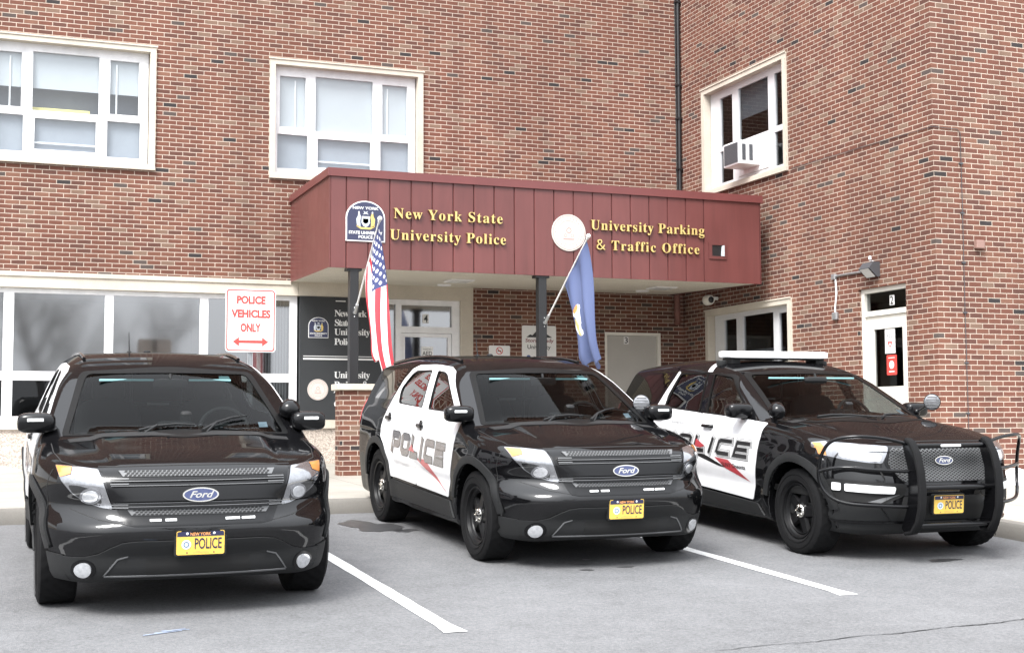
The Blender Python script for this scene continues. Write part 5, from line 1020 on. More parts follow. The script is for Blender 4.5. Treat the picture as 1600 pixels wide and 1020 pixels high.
def interior(root, y0, zc, s_h=1.18):
    """dashboard, front seats, steering wheel, partition; y0 = cowl"""
    mb = MB(); superq(mb, (0, y0+.42, zc-.10), (.78, .30, .10), .4, 24); mb.box(-.75, .75, y0+.5, y0+.62, .55, zc-.06, bev=.03); put(mb, 'dashboard', M['cabin'], root)
    for s in (-1, 1):
        mb = MB(); M_ = Matrix.Rotation(-.22, 3, 'X'); superq(mb, (s*.40, y0+1.42, .98), (.26, .085, .36), .5, 20, 0, M_); superq(mb, (s*.40, y0+1.51, 1.40), (.13, .055, .10), .6, 16, 0, M_)
        superq(mb, (s*.40, y0+1.15, .66), (.27, .30, .10), .5, 16); put(mb, 'seat', M['seat'], root)
    mb = MB(); c = Vector((.40, y0+.72, zc-.02)); rt = Matrix.Rotation(-.45, 3, 'X')
    mb.tube([c+rt @ Vector((.185*math.cos(2*math.pi*i/28), 0, .185*math.sin(2*math.pi*i/28))) for i in range(29)], .017, 8, caps=False); superq(mb, c, (.07, .03, .06), .6, 14)
    for a in (0, math.pi, -math.pi/2): mb.tube([c, c+rt @ Vector((.18*math.cos(a), 0, .18*math.sin(a)))], .016, 6)
    put(mb, 'steering_wheel', M['cabin'], root)
    mb = MB(); y = y0+1.74; mb.tube([(-.66, y, .7), (-.60, y, 1.35), (-.50, y, 1.56), (.50, y, 1.56), (.60, y, 1.35), (.66, y, .7)], .02, 8)
    for z in (1.0, 1.28): mb.tube([(-.63, y, z), (.63, y, z)], .014, 6)
    for x in (-.2, .2): mb.tube([(x, y, .7), (x, y, 1.56)], .012, 6)
    put(mb, 'partition_frame', M['cage'], root)
    mb = MB(); y = y0+1.70
    for a, b in ((-.56, -.22), (-.08, .10)): mb.box(a, b, y-.01, y, 1.272, 1.290, bev=.003)
    put(mb, 'partition_trim', M['livery_fade'], root)
    mb = MB(); superq(mb, (-.02, y0+.30, zc+.045), (.13, .06, .035), .4, 14); superq(mb, (.06, y0+.34, zc+.10), (.045, .04, .05), .6, 14); superq(mb, (.26, y0+.26, zc+.025), (.10, .05, .022), .5, 14)
    for i in range(9): superq(mb, (-.13+.035*i, y0+.235, zc+.03+.012*(i % 3)), (.010, .006, .008), .6, 8, 1)
    for i in range(5): superq(mb, (.19+.035*i, y0+.205, zc+.026+.008*(i % 2)), (.013, .006, .007), .6, 8, 1)
    put(mb, 'dash_equipment', [M['plastic'], M['lamp_silver']], root)
    mb = MB(); superq(mb, (0, y0+.80, zc+.34), (.13, .02, .038), .5, 16); mb.tube([(0, y0+.80, zc+.36), (0, y0+.82, zc+.41)], .012, 6); put(mb, 'rear_view_mirror', M['plastic'], root)
    mb = MB()
    for a, b in ((-.52, -.12), (.14, .46)): mb.box(a, b, y0+.815, y0+.83, zc+.355, zc+.372, bev=.004)
    put(mb, 'visor_light', M['cyan'], root)
def arch_loop(yc, r0, r1, a0, a1, n=26): return [(yc+r1*math.cos(R(a0+(a1-a0)*i/n)), .372+r1*math.sin(R(a0+(a1-a0)*i/n))) for i in range(n+1)]+[(yc+r0*math.cos(R(a1+(a0-a1)*i/n)), .372+r0*math.sin(R(a1+(a0-a1)*i/n))) for i in range(n+1)]
def strokes(path, w, closed=False):
    """outline of a thick stroke along a polyline with mitred corners"""
    P = [Vector(q) for q in path]; n = len(P); L_, R_ = [], []
    for i in range(n):
        a = P[i-1] if (i or closed) else None; b = P[(i+1) % n] if (i < n-1 or closed) else None
        d0 = (P[i]-a).normalized() if a is not None else None; d1 = (b-P[i]).normalized() if b is not None else None
        if d0 is None: nr = Vector((-d1.y, d1.x)); k = w; ext = -d1*w*.0
        elif d1 is None: nr = Vector((-d0.y, d0.x)); k = w; ext = Vector((0, 0))
        else:
            n0, n1 = Vector((-d0.y, d0.x)), Vector((-d1.y, d1.x)); nr = (n0+n1).normalized(); k = w/max(.35, nr.dot(n1)); ext = Vector((0, 0))
        L_.append(P[i]+nr*k); R_.append(P[i]-nr*k)
    if not closed:
        e0 = (P[0]-P[1]).normalized()*w; e1 = (P[-1]-P[-2]).normalized()*w; L_[0] += e0; R_[0] += e0; L_[-1] += e1; R_[-1] += e1
        return [[tuple(q) for q in L_+R_[::-1]]]
    return [[tuple(q) for q in L_], [tuple(q) for q in R_]]
LET = {'P': [[(0, 0), (0, 1), (.78, 1), (.9, .88), (.9, .52), (.78, .40), (.16, .40)]], 'O': [[(.12, 0), (0, .12), (0, .88), (.12, 1), (.78, 1), (.9, .88), (.9, .12), (.78, 0)]], 'L': [[(0, 1), (0, 0), (.82, 0)]], 'I': [[(.0, 0), (.0, 1)]],
       'C': [[(.88, 1), (.12, 1), (0, .88), (0, .12), (.12, 0), (.88, 0)]], 'E': [[(.88, 1), (0, 1), (0, 0), (.88, 0)], [(.1, .5), (.78, .5)]]}
def livery_word(pb, y_left, y_right, zl, zr, h, s, layers, shear=.28, slim=1.0):
    """POLICE in slanted outlined capitals on the side, reading towards the front; layers = (half width, material, lift)"""
    wd = {'P': 1.0, 'O': 1.0, 'L': .92, 'I': .12, 'C': 1.0, 'E': 1.0}; gap = .50; tot = sum(wd[c] for c in 'POLICE')+gap*5
    sc = abs(y_left-y_right)/(tot+shear); dr = 1 if y_right > y_left else -1
    for hw, mi, lift in layers:
        x = 0
        for c in 'POLICE':
            for pth in LET[c]:
                pts = [((x+px*wd[c]/(.9 if wd[c] > .5 else 1)*(1 if wd[c] > .5 else 1)+shear*py), py) for px, py in pth]
                loops = strokes([(px*sc, py*h) for px, py in pts], hw*slim, closed=(c == 'O'))
                fin = [[(y_left+dr*u, zl+(zr-zl)*(u/abs(y_left-y_right))+v) for u, v in lp] for lp in loops]
                t = MB(); shapes_to_mesh(t, [fin], lambda a, d, b: (a, b, 0), 0, 0)
                pb.flat_on([(q[0], q[1]) for q in t.v], t.f, 'side', lift, mi, s)
            x += wd[c]+gap
def side_text(pb, txt, y_l, y_r, z0, z1, s, mi, off, slope=0, bold=0.0, shear=0.0):
    v, f, a, b, c, e = sans_mesh(txt, bold); q = [(y_l+((px-a)/(b-a)+shear*(py-c)/(e-c))*(y_r-y_l), z0+(py-c)/(e-c)*(z1-z0)+slope*((px-a)/(b-a))) for px, py in v]; pb.flat_on(q, f, 'side', off, mi, s)

def seam(pb, pts, mode, w_=.0035, off=.0012, sgn=1, mi=0):
    """a shut line: thin dark strip following the skin"""
    P = []
    for i in range(len(pts)-1):
        a, b = Vector(pts[i]), Vector(pts[i+1]); k = max(1, int((b-a).length/.03)); P += [a+(b-a)*j/k for j in range(k)]
    P.append(Vector(pts[-1])); L_, R_ = [], []
    for i, q in enumerate(P):
        t = (P[min(i+1, len(P)-1)]-P[max(i-1, 0)]).normalized(); nr = Vector((-t.y, t.x))*w_; L_.append(tuple(q+nr)); R_.append(tuple(q-nr))
    n = len(P); pb.flat_on(L_+R_, [(i, i+1, n+i+1, n+i) for i in range(n-1)], mode, off, mi, sgn)
# ---- the older pair
SA = Shape(dict(
    xs=[(.08, .78), (.20, .905), (.28, .945), (.36, .958), (.46, .966), (.58, .978), (.72, .988), (.85, .990), (.96, .980), (1.06, .960), (1.14, .932), (1.22, .898), (1.36, .845), (1.50, .788), (1.60, .742), (1.70, .685), (1.82, .60)],
    tp=[(0, .075), (.5, .02), (1.0, 0), (3.6, 0), (4.4, .04), (5.05, .12)],
    yf=[(.10, .34), (.20, .19), (.28, .115), (.36, .075), (.44, .045), (.50, .018), (.56, 0), (.60, .006), (.65, .035), (.72, .05), (.80, .068), (.88, .092), (.94, .125), (.985, .20), (1.03, .36), (1.08, .62), (1.2, 1.2)],
    hood=[(-.2, .86), (.05, .925), (.12, .952), (.2, .985), (.35, 1.022), (.6, 1.070), (.85, 1.108), (1.05, 1.135), (1.4, 1.165), (2.2, 1.19), (5, 1.19)],
    cab=[(.3, .76), (.98, 1.122), (1.3, 1.296), (1.62, 1.464), (1.80, 1.553), (1.94, 1.612), (2.1, 1.652), (2.35, 1.682), (2.8, 1.703), (3.3, 1.700), (3.8, 1.676), (4.3, 1.632), (4.7, 1.585), (5.2, 1.52)],
    yr=[(.1, 4.86), (.3, 4.93), (.6, 4.99), (.9, 4.97), (1.1, 4.94), (1.3, 4.86), (1.55, 4.73), (1.8, 4.58)],
    pa=.115, pb=.52, hsw=.0, crown=.085, ridge=[(.60, .50, .022)], sweep=.26, rcrown=.055, bottom=.225, wheels=(.90, 3.70), arch=.435, flare=.016, groove=[(.62, .05, .008), (1.0, .02, .004)],
    dents=[(.77, .72, .22, .085, .095), (.30, .40, .34, .05, .02)]))
def build_older():
    S = SA; root = empty('police_car')
    wf = rounded([(1.54, 1.195), (2.30, 1.205), (2.43, 1.552), (2.17, 1.532)], [.03, .03, .03, .09]); wr = rounded([(2.50, 1.207), (3.26, 1.225), (3.36, 1.36), (3.16, 1.535), (2.625, 1.555)], [.03, .05, .06, .10, .03])
    wq = rounded([(3.56, 1.25), (4.30, 1.24), (4.22, 1.45), (3.95, 1.545), (3.42, 1.565)], .05)
    ws = rounded([(-.775, 1.115), (-.40, 1.140), (0, 1.148), (.40, 1.140), (.775, 1.115), (.615, 1.54), (0, 1.562), (-.615, 1.54)], [.03, .1, .1, .1, .03, .05, .2, .05])
    grow = lambda lp, d: [tuple(Vector(q)+(Vector(q)-Vector((sum(a for a, _ in lp)/len(lp), sum(b for _, b in lp)/len(lp)))).normalized()*d) for q in lp]
    body_parts(root, S, [grow(wf, .016), grow(wr, .016)], grow(ws, .012))
    # windscreen with its black border
    pb = PB(S).patch([ws], 'front', -.002, st=.05, rim=0); g_ = pb.put('windscreen', M['windscreen'], root)
    pb = PB(S).patch([grow(ws, .034), grow(ws, -.012)], 'front', .003, st=.03, rim=.008); pb.put('windscreen_border', M['glass_edge'], g_)
    mb = MB()
    for (x0, x1, z0, z1) in ((.585, .655, 1.165, 1.20), ): pb = PB(S).patch([[(x0, z0), (x1, z0), (x1, z1), (x0, z1)]], 'front', -.006, rim=0); pb.put('sticker', M['sticker'], g_)
    pb = PB(S).patch([rrect(.375, .46, 1.495, 1.53, .01)], 'front', -.006, rim=0); pb.put('sticker', M['cyan'], g_)
    # cowl panel and wipers
    pb = PB(S).patch([[(-.76, .98), (-.4, .90), (0, .875), (.4, .90), (.76, .98), (.77, 1.10), (.4, 1.015), (0, .985), (-.4, 1.015), (-.77, 1.10)]], 'top', .004, st=.03, rim=.008); pb.put('cowl', M['plastic'], root)
    for pts in ([(-.30, -.05), (.10, .005)], [(.14, -.04), (.50, .03)]):
        mb = MB(); (xa, da), (xb, db) = pts; pa = [S.cast([(xa+(xb-xa)*t, 1.145+.02*math.sin(t*3)+.055*t*(xa > 0)+.03*t)], 'front')[0]+np.array([0, -.02, .012]) for t in (0, .33, .66, 1)]
        mb.tube(pa, [.012, .011, .009, .006], 6); mb.tube([np.array(pa[0])+np.array([0, -.03, -.04]), np.array(pa[1])+np.array([0, -.012, .006])], .010, 6); put(mb, 'wiper', M['plastic'], root)
    # sides
    fd = [(2.44, .485), (1.535, .462), (1.46, .66), (1.40, .85), (1.335, 1.05), (1.33, 1.160), (1.44, 1.205), (2.05, 1.556), (2.19, 1.592), (2.560, 1.612), (2.445, 1.20)]
    rd = [(3.235, .505), (2.452, .487), (2.457, 1.20), (2.570, 1.612), (3.10, 1.602), (3.27, 1.562), (3.42, 1.44), (3.515, 1.25), (3.565, 1.0), (3.545, .885), (3.43, .81), (3.31, .69)]
    for s in (-1, 1):
        for outer, hole, hy in ((fd, wf, 2.33), (rd, wr, 3.36)):
            pb = PB(S).patch([rounded(outer, .025), hole], 'side', .0045, 0, s, st=.028, rim=.014); d = pb.put('door', [M['paint_white']], root)
            pb = PB(S).patch([hole], 'side', -.004, 0, s, st=.06, rim=0); pb.put('window', M['side_glass'], d)
            pb = PB(S).patch([grow(hole, .012), grow(hole, -.008)], 'side', .006, 0, s, st=.04, rim=.01); pb.put('window_seal', M['glass_edge'], d)
            mb = MB(); zc = 1.045 if hy < 3 else 1.075; c = S.cast([(hy, zc)], 'side', s)[0]
            superq(mb, (c[0]+s*.020, hy-.0, zc), (.018, .085, .020), .6, 16); superq(mb, (c[0]+s*.002, hy, zc), (.014, .038, .055), .8, 16); put(mb, 'door_handle', M['plastic_gloss'], d)
            if outer is fd:
                L_, R_ = (3.14, 1.60) if s < 0 else (1.60, 3.14)
            pb = PB(S)
            if outer is rd:      # lettering lies over both doors; it belongs to the rear one it starts on
                pb.patch([[(3.50, .94), (3.0, .955), (2.55, .72), (1.80, .575), (2.3, .70), (2.75, .84), (3.1, .90)]], 'side', .006, 2, s, rim=0)
                pb.patch([[(2.42, .74), (2.13, .745), (1.555, .49), (1.75, .56)]], 'side', .0062, 1, s, rim=0)
                if s < 0: livery_word(pb, 3.16, 1.60, .780, .745, .150, s, [(.0375, 3, .0075), (.031, 4, .009)])
                else: livery_word(pb, 1.60, 3.16, .745, .780, .150, s, [(.0375, 3, .0075), (.031, 4, .009)])
                pb.patch([[(2.62, .80), (2.52, .86), (2.44, .79)]], 'side', .012, 1, s, rim=0)
                a_, b_ = (2.12, 1.58) if s < 0 else (1.58, 2.12); side_text(pb, 'NYS University', a_, b_, .975, 1.015, s, 2, .006)
                a_, b_ = (3.12, 2.66) if s < 0 else (2.66, 3.12); side_text(pb, 'SUNY Oneonta', a_, b_, .635, .675, s, 2, .006)
                pb.put('lettering', [M['livery_black'], M['livery_red'], M['livery_fade'], M['livery_dark'], M['livery_grey']], d)
        pb = PB(S).patch([wq], 'side', .002, 0, s, rim=.006); pb.put('quarter_window', M['priv_glass'], root)
        pb = PB(S).patch([rounded([(4.60, .96), (4.93, .95), (4.90, 1.24), (4.66, 1.22)], .04)], 'side', .006, 0, s, rim=.01); pb.put('tail_lamp', M['tail_red'], root)
        pb = PB(S).patch([rounded([(1.38, .29), (3.24, .31), (3.25, .475), (2.5, .455), (1.50, .435)], .02)], 'side', .014, 0, s, rim=.03); pb.put('sill_cladding', M['plastic'], root)
        for yc, a0, a1 in ((.90, 14, 172), (3.70, 10, 170)): pb = PB(S).patch([arch_loop(yc, .437, .500, a0, a1)], 'side', .016, 0, s, st=.04, rim=.05); pb.put('wheel_arch', M['plastic'], root)
        pb = PB(S).patch([[(.335, .245), (.46, .245), (.465, .415), (.30, .405)]], 'side', .010, 0, s, rim=.01); pb.put('bumper_cladding', M['plastic'], root)
        make_mirror(root, s, 1.30, 1.20, .97)
        mb = MB(); rr = [S.cast([(y_, 1.60)], 'side', s)[0] for y_ in ()]
        pts = [S.cast([(s*.60, y_)], 'top')[0]+np.array([0, 0, .012]) for y_ in np.linspace(2.25, 4.4, 14)]; mb.tube(pts, .014, 8); put(mb, 'roof_rail', M['plastic_gloss'], root)
    pb = PB(S)
    for s in (-1, 1):
        seam(pb, [(s*.60, .215), (s*.74, .34), (s*.835, .50), (s*.875, .75), (s*.880, 1.05)], 'top'); seam(pb, [(.47, .97), (.52, .80), (.50, .62)], 'side', sgn=s); seam(pb, [(1.42, .86), (1.345, 1.05), (1.335, 1.15)], 'side', sgn=s)
        seam(pb, [(s*.40, .605), (s*.62, .64), (s*.80, .70)], 'front', .002)
    seam(pb, [(-.62, .965), (-.3, .972), (0, .974), (.3, .972), (.62, .965)], 'front', .003); pb.put('panel_gap', M['void'], root)
    # front end
    gl = [(-.605, .950), (.605, .950), (.575, .86), (.515, .705), (.47, .612), (.40, .600), (-.40, .600), (-.47, .612), (-.515, .705), (-.575, .86)]
    pb = PB(S).patch([rounded(gl, .012)], 'front', .004, 0, st=.03, rim=.012); pb.put('grille_surround', M['plastic_gloss'], root)
    pb = PB(S).patch([[(-.56, .905), (.56, .905), (.50, .71), (-.50, .71)]], 'front', .006, 0, st=.04, rim=0); gr = pb.put('grille', M['void'], root)
    pb = PB(S)
    def strip(z0, z1, x0, x1, off, mi=0, rim=.02): pb.patch([[(-x0, z0), (x0, z0), (x1, z1), (-x1, z1)]], 'front', off, mi, st=.05, rim=rim)
    strip(.752, .838, .535, .562, .034, 0, .04); strip(.878, .894, .55, .558, .024); strip(.853, .864, .548, .552, .020); strip(.728, .738, .525, .528, .022); strip(.706, .716, .515, .520, .024)
    pb.put('grille_bar', M['plastic_gloss'], gr)
    pb = PB(S)
    for z in (.886, .858, .733, .711):
        for s in (-1, 1): pb.patch([[(s*.44, z-.003), (s*.548, z-.003), (s*.548, z+.003), (s*.44, z+.003)][::s]], 'front', .027, 0, st=.05, rim=0)
    for z, h_ in ((.8745, .55), (.8495, .545), (.7425, .525), (.7205, .52)): pb.patch([[(-h_, z-.0022), (h_, z-.0022), (h_, z+.0022), (-h_, z+.0022)]], 'front', .022, 0, st=.06, rim=0)
    pb.put('bar_accent', M['mesh_grey'], gr)
    for z0, z1, xa, xb in ((.904, .938, .475, .50), (.668, .704, .425, .45)):
        pb = PB(S).patch([[(-xa, z0), (xa, z0), (xb, z1), (-xb, z1)]], 'front', .012, 0, st=.05, rim=.01); n_ = int(xa*2/.027)
        for r_ in range(3):
            zc = z0+(z1-z0)*(r_+.5)/3
            for i in range(n_):
                cx = -xa+.02+(i+.5*(r_ % 2))*(2*xa-.03)/n_; w_, h_ = .0085, .0042
                if abs(cx) < xa-.012: pb.patch([[(cx-w_-.003, zc-h_), (cx+w_-.003, zc-h_), (cx+w_+.003, zc+h_), (cx-w_+.003, zc+h_)]], 'front', .0135, 1, st=.05, rim=0)
        pb.put('grille_mesh', [M['mesh_grey'], M['void']], gr)
    pb = PB(S)
    for a, b in ((-.315, -.245), (-.22, -.15), (.16, .25), (.265, .35)): pb.patch([[(a, .626), (b, .626), (b, .640), (a, .640)]], 'front', .014, 0, st=.05, rim=.01)
    pb.put('led_bar', M['led'], root)
    y0 = float(S.cast([(0, .795)], 'front')[0][1]); make_badge(root, .795, y0-.037)
    HL = [(-.622, .948), (-.535, .706), (-.60, .712), (-.69, .742), (-.775, .80), (-.838, .875), (-.872, .965), (-.75, .962)]
    AM = [(-.775, .957), (-.782, .918), (-.842, .896), (-.866, .960)]; DK = [(-.60, .718), (-.69, .748), (-.772, .805), (-.80, .852), (-.735, .85), (-.66, .83), (-.60, .77)]
    for s in (-1, 1):
        f_ = (lambda lp: lp) if s < 0 else mx
        pb = PB(S).patch([rounded(f_(HL), .012)], 'front', .007, 0, st=.03, rim=.02, mir=1); h = pb.put('headlight', [M['lamp_silver'], M['plastic_gloss']], root)
        pb = PB(S).patch([f_(AM)], 'front', .0095, 0, st=.03, rim=0); pb.put('indicator', M['amber'], h)
        pb = PB(S).patch([rounded(f_(DK), .02)], 'front', .0085, 0, st=.03, rim=0); pb.put('lamp_bowl', M['lamp_dark'], h)
        pb = PB(S).patch([f_(ell(-.665, .785, .062, .052))], 'front', .011, 0, st=.02, rim=.01); pb.patch([f_(ell(-.665, .785, .046, .038))], 'front', .016, 1, st=.015, rim=.005); pb.put('projector', [M['lamp_silver'], M['lamp_clear']], h)
        pb = PB(S).patch([f_(ell(-.700, .322, .072, .066))], 'front', .013, 0, st=.03, rim=.01); k = pb.put('fog_lamp', M['plastic_gloss'], root)
        pb = PB(S).patch([f_(ell(-.700, .322, .048, .046))], 'front', .024, 0, st=.02, rim=.012); pb.put('lens', M['lamp_clear'], k)
    half = [(-.92, .402), (-.80, .398), (-.70, .402), (-.62, .425), (-.55, .466), (-.48, .498), (-.40, .508)]
    low = half+mx(half)+[(.92, .25), (.70, .232), (-.70, .232), (-.92, .25)]
    pb = PB(S).patch([low], 'front', .010, 0, st=.035, rim=.012); pb.put('bumper_cladding', M['plastic'], root)
    pb = PB(S).patch([rounded([(-.44, .408), (.44, .408), (.50, .385), (.575, .285), (-.575, .285), (-.50, .385)], .015)], 'front', .0135, 0, st=.04, rim=.004); lg = pb.put('lower_grille', M['plastic'], root)
    pb = PB(S).patch([rounded([(-.33, .400), (.33, .400), (.33, .292), (-.33, .292)], .01)], 'front', .016, 0, st=.04, rim=.003); pb.put('grille_opening', M['void'], lg)
    pb = PB(S); pb.patch([[(-.58, .280), (.58, .280), (.575, .288), (-.575, .288)]], 'front', .019, 0, st=.05, rim=.006)
    for s in (-1, 1): pb.patch([([(s*.44, .408), (s*.50, .388), (s*.575, .288), (s*.585, .288), (s*.506, .395), (s*.44, .416)])[::s]], 'front', .018, 0, st=.05, rim=.006)
    pb.put('grille_trim', M['mesh_grey'], lg)
    make_plate(root, -.152, .152, .413, .566, float(S.cast([(0, .45)], 'front')[0][1])-.030)
    for s in (-1, 1):
        for yc in (.90, 3.70):
            wr_ = empty('wheel', (s*.842, yc-2.5, .372), math.pi if s > 0 else 0, root); wheel_parts(wr_)
    interior(root, .92, 1.13)
    mb = MB(); mb.tube([S.cast([(-.2, 2.9)], 'top')[0], S.cast([(-.2, 2.9)], 'top')[0]+np.array([0, .05, .17])], [.006, .003], 6); superq(mb, S.cast([(-.2, 2.9)], 'top')[0], (.02, .03, .015), .8, 12); superq(mb, S.cast([(-.05, 2.95)], 'top')[0], (.03, .035, .02), .8, 12); put(mb, 'antenna', M['plastic'], root)
    return root
def place_car(root, X, Y, t, oh):
    """front axle centre at (X, Y) on the sloping lot, heading t"""
    up = Vector((-.006, -.054, 1)).normalized(); fw = Vector((-math.sin(t), math.cos(t), 0)); fw = (fw-up*fw.dot(up)).normalized(); xr = fw.cross(up)
    o = Vector((X, Y, gz(X, Y)))+fw*(2.5-oh)
    root.matrix_world = Matrix(((xr.x, fw.x, up.x, o.x), (xr.y, fw.y, up.y, o.y), (xr.z, fw.z, up.z, o.z), (0, 0, 0, 1)))
car1 = build_older(); place_car(car1, 1.33, 9.84, -.006, .90)
GRP = 'police cars parked in front of the building'
tag(car1, 'black and white police car at the left, parked nose-on before the ground-floor windows', 'police car', GRP)
car2 = copy_tree(car1); place_car(car2, 4.81, 10.78, .014, .90); make_spot(car1, (.85, 1.40, 1.28), R(150), .1, (.80, 1.45, 1.17)); make_spot(car2, (.85, 1.40, 1.28), R(-25), .05, (.80, 1.45, 1.17))
car2['label'] = 'black and white police car parked between the two white lines, middle of the row'

# ---- the newer car with push bumper and roof light bar
SB = Shape(dict(
    xs=[(.08, .78), (.20, .90), (.28, .94), (.36, .958), (.46, .968), (.58, .980), (.72, .992), (.85, .990), (.96, .978), (1.06, .956), (1.13, .930), (1.20, .900), (1.36, .835), (1.50, .775), (1.60, .728), (1.70, .66), (1.82, .58)],
    tp=[(0, .06), (.5, .015), (1.0, 0), (3.7, 0), (4.5, .04), (5.1, .12)],
    yf=[(.10, .41), (.20, .26), (.28, .19), (.36, .15), (.44, .125), (.52, .102), (.60, .09), (.68, .098), (.78, .12), (.88, .138), (.95, .17), (1.0, .24), (1.04, .37), (1.10, .66), (1.22, 1.3)],
    hood=[(-.2, .90), (.05, .975), (.12, 1.0), (.2, 1.022), (.35, 1.050), (.6, 1.088), (.9, 1.128), (1.2, 1.158), (1.5, 1.18), (2.2, 1.20), (5.2, 1.20)],
    cab=[(.4, .76), (1.27, 1.150), (1.60, 1.300), (1.95, 1.456), (2.20, 1.557), (2.34, 1.602), (2.50, 1.638), (2.72, 1.667), (3.10, 1.685), (3.5, 1.678), (4.0, 1.645), (4.5, 1.590), (4.75, 1.555), (5.3, 1.47)],
    yr=[(.1, 4.90), (.3, 4.97), (.6, 5.04), (.9, 5.02), (1.1, 4.99), (1.3, 4.91), (1.55, 4.78), (1.8, 4.60)],
    pa=.10, pb=.46, hsw=.0, crown=.075, ridge=[(.66, .54, .020)], sweep=.27, rcrown=.055, bottom=.225, wheels=(.885, 3.91), arch=.435, flare=.020, groove=[(.55, .06, .010), (1.0, .03, .004)],
    dents=[(.55, .56, .26, .06, .03), (0, .80, .42, .10, .018)]))
def build_newer():
    S = SB; root = empty('police_car')
    grow = lambda lp, d: [tuple(Vector(q)+(Vector(q)-Vector((sum(a for a, _ in lp)/len(lp), sum(b for _, b in lp)/len(lp)))).normalized()*d) for q in lp]
    wf = rounded([(1.74, 1.140), (2.575, 1.158), (2.70, 1.540), (2.34, 1.522)], [.03, .03, .03, .08]); wr = rounded([(2.735, 1.162), (3.50, 1.186), (3.43, 1.530), (2.85, 1.543)], [.03, .05, .06, .03])
    wq = rounded([(3.74, 1.22), (4.45, 1.24), (4.30, 1.49), (3.60, 1.54)], .04)
    ws = rounded([(-.77, 1.128), (-.40, 1.158), (0, 1.168), (.40, 1.158), (.77, 1.128), (.61, 1.545), (0, 1.568), (-.61, 1.545)], [.03, .1, .1, .1, .03, .05, .2, .05])
    body_parts(root, S, [grow(wf, .016), grow(wr, .016)], grow(ws, .012))
    pb = PB(S).patch([ws], 'front', -.002, st=.05, rim=0); g_ = pb.put('windscreen', M['windscreen'], root)
    pb = PB(S).patch([grow(ws, .034), grow(ws, -.012)], 'front', .003, st=.03, rim=.008); pb.put('windscreen_border', M['glass_edge'], g_)
    pb = PB(S).patch([[(.60, 1.19), (.66, 1.19), (.655, 1.225), (.595, 1.225)]], 'front', -.006, rim=0); pb.put('sticker', M['sticker'], g_)
    pb = PB(S).patch([[(-.76, 1.27), (-.4, 1.18), (0, 1.15), (.4, 1.18), (.76, 1.27), (.77, 1.39), (.4, 1.29), (0, 1.255), (-.4, 1.29), (-.77, 1.39)]], 'top', .004, st=.03, rim=.008); pb.put('cowl', M['plastic'], root)
    for (xa, da), (xb, db) in (((-.50, 0), (.02, 0)), ((.06, 0), (.56, 0))):
        mb = MB(); pa = [S.cast([(xa+(xb-xa)*t, 1.166+.016*math.sin(t*3))], 'front')[0]+np.array([0, -.02, .012]) for t in (0, .33, .66, 1)]; mb.tube(pa, [.012, .011, .009, .006], 6); put(mb, 'wiper', M['plastic'], root)
    fd = [(2.645, .440), (1.600, .400), (1.545, .60), (1.50, .85), (1.455, 1.02), (1.440, 1.108), (1.70, 1.128), (2.652, 1.150)]
    rd = [(3.44, .470), (2.655, .441), (2.662, 1.150), (3.505, 1.172), (3.535, 1.30), (3.455, 1.548), (3.50, 1.556), (3.60, 1.36), (3.68, 1.17), (3.71, 1.0), (3.70, .90), (3.60, .80), (3.50, .66)]
    for s in (-1, 1):
        for outer, hole, hy in ((fd, wf, 2.44), (rd, wr, 3.50)):
            pb = PB(S).patch([rounded(outer, .02)], 'side', .0045, 0, s, st=.028, rim=.014); d = pb.put('door', [M['paint_white']], root)
            pb = PB(S).patch([hole], 'side', -.004, 0, s, st=.06, rim=0); pb.put('window', M['side_glass'], d)
            pb = PB(S).patch([grow(hole, .018), grow(hole, -.010)], 'side', .0045, 0, s, st=.04, rim=.01); pb.put('window_seal', M['glass_edge'], d)
            zc = 1.035 if hy < 3 else 1.075; mb = MB(); c = S.cast([(hy, zc)], 'side', s)[0]
            mb.tube([(c[0]+s*.004, hy-.085, zc), (c[0]+s*.03, hy-.075, zc), (c[0]+s*.034, hy, zc), (c[0]+s*.03, hy+.075, zc), (c[0]+s*.004, hy+.085, zc)], [.016, .018, .016, .018, .016], 10); put(mb, 'door_handle', M['plastic_gloss'], d)
            if outer is rd:
                pb = PB(S)
                pb.patch([[(3.60, .885), (3.05, .80), (2.20, .665), (2.05, .655), (2.40, .74), (2.9, .83)]], 'side', .0062, 0, s, rim=0)
                pb.patch([[(2.28, .745), (2.02, .735), (1.63, .555), (2.08, .655)]], 'side', .0066, 1, s, rim=0)
                a_, b_, za, zb = (3.36, 1.62, .800, .785) if s < 0 else (1.62, 3.36, .785, .800)
                livery_word(pb, a_, b_, za, zb, .122, s, [(.0395, 0, .0078), (.0345, 3, .0092), (.0285, 0, .0106), (.024, 3, .012), (.0205, 0, .0134)])
                pb.patch([[(2.64, .90), (2.46, .84), (2.56, .815), (2.66, .83)]], 'side', .0145, 1, s, rim=0)
                a_, b_ = (3.24, 2.93) if s < 0 else (2.93, 3.24); side_text(pb, 'University', a_, b_, 1.015, 1.055, s, 0, .0062)
                a_, b_ = (2.14, 1.70) if s < 0 else (1.70, 2.14); side_text(pb, 'SUNY Oneonta', a_, b_, .665, .705, s, 0, .0075, bold=.02)
                pb.put('lettering', [M['livery_black'], M['livery_red'], M['livery_fade'], M['livery_white']], d)
        pb = PB(S).patch([wq], 'side', .002, 0, s, rim=.006); pb.put('quarter_window', M['priv_glass'], root)
        pb = PB(S).patch([[(2.775, 1.560), (2.865, 1.560), (2.90, 1.61), (2.935, 1.652), (2.855, 1.650), (2.82, 1.61)]], 'side', .004, 0, s, rim=.005); pb.put('roof_stripe', M['paint_white'], root)
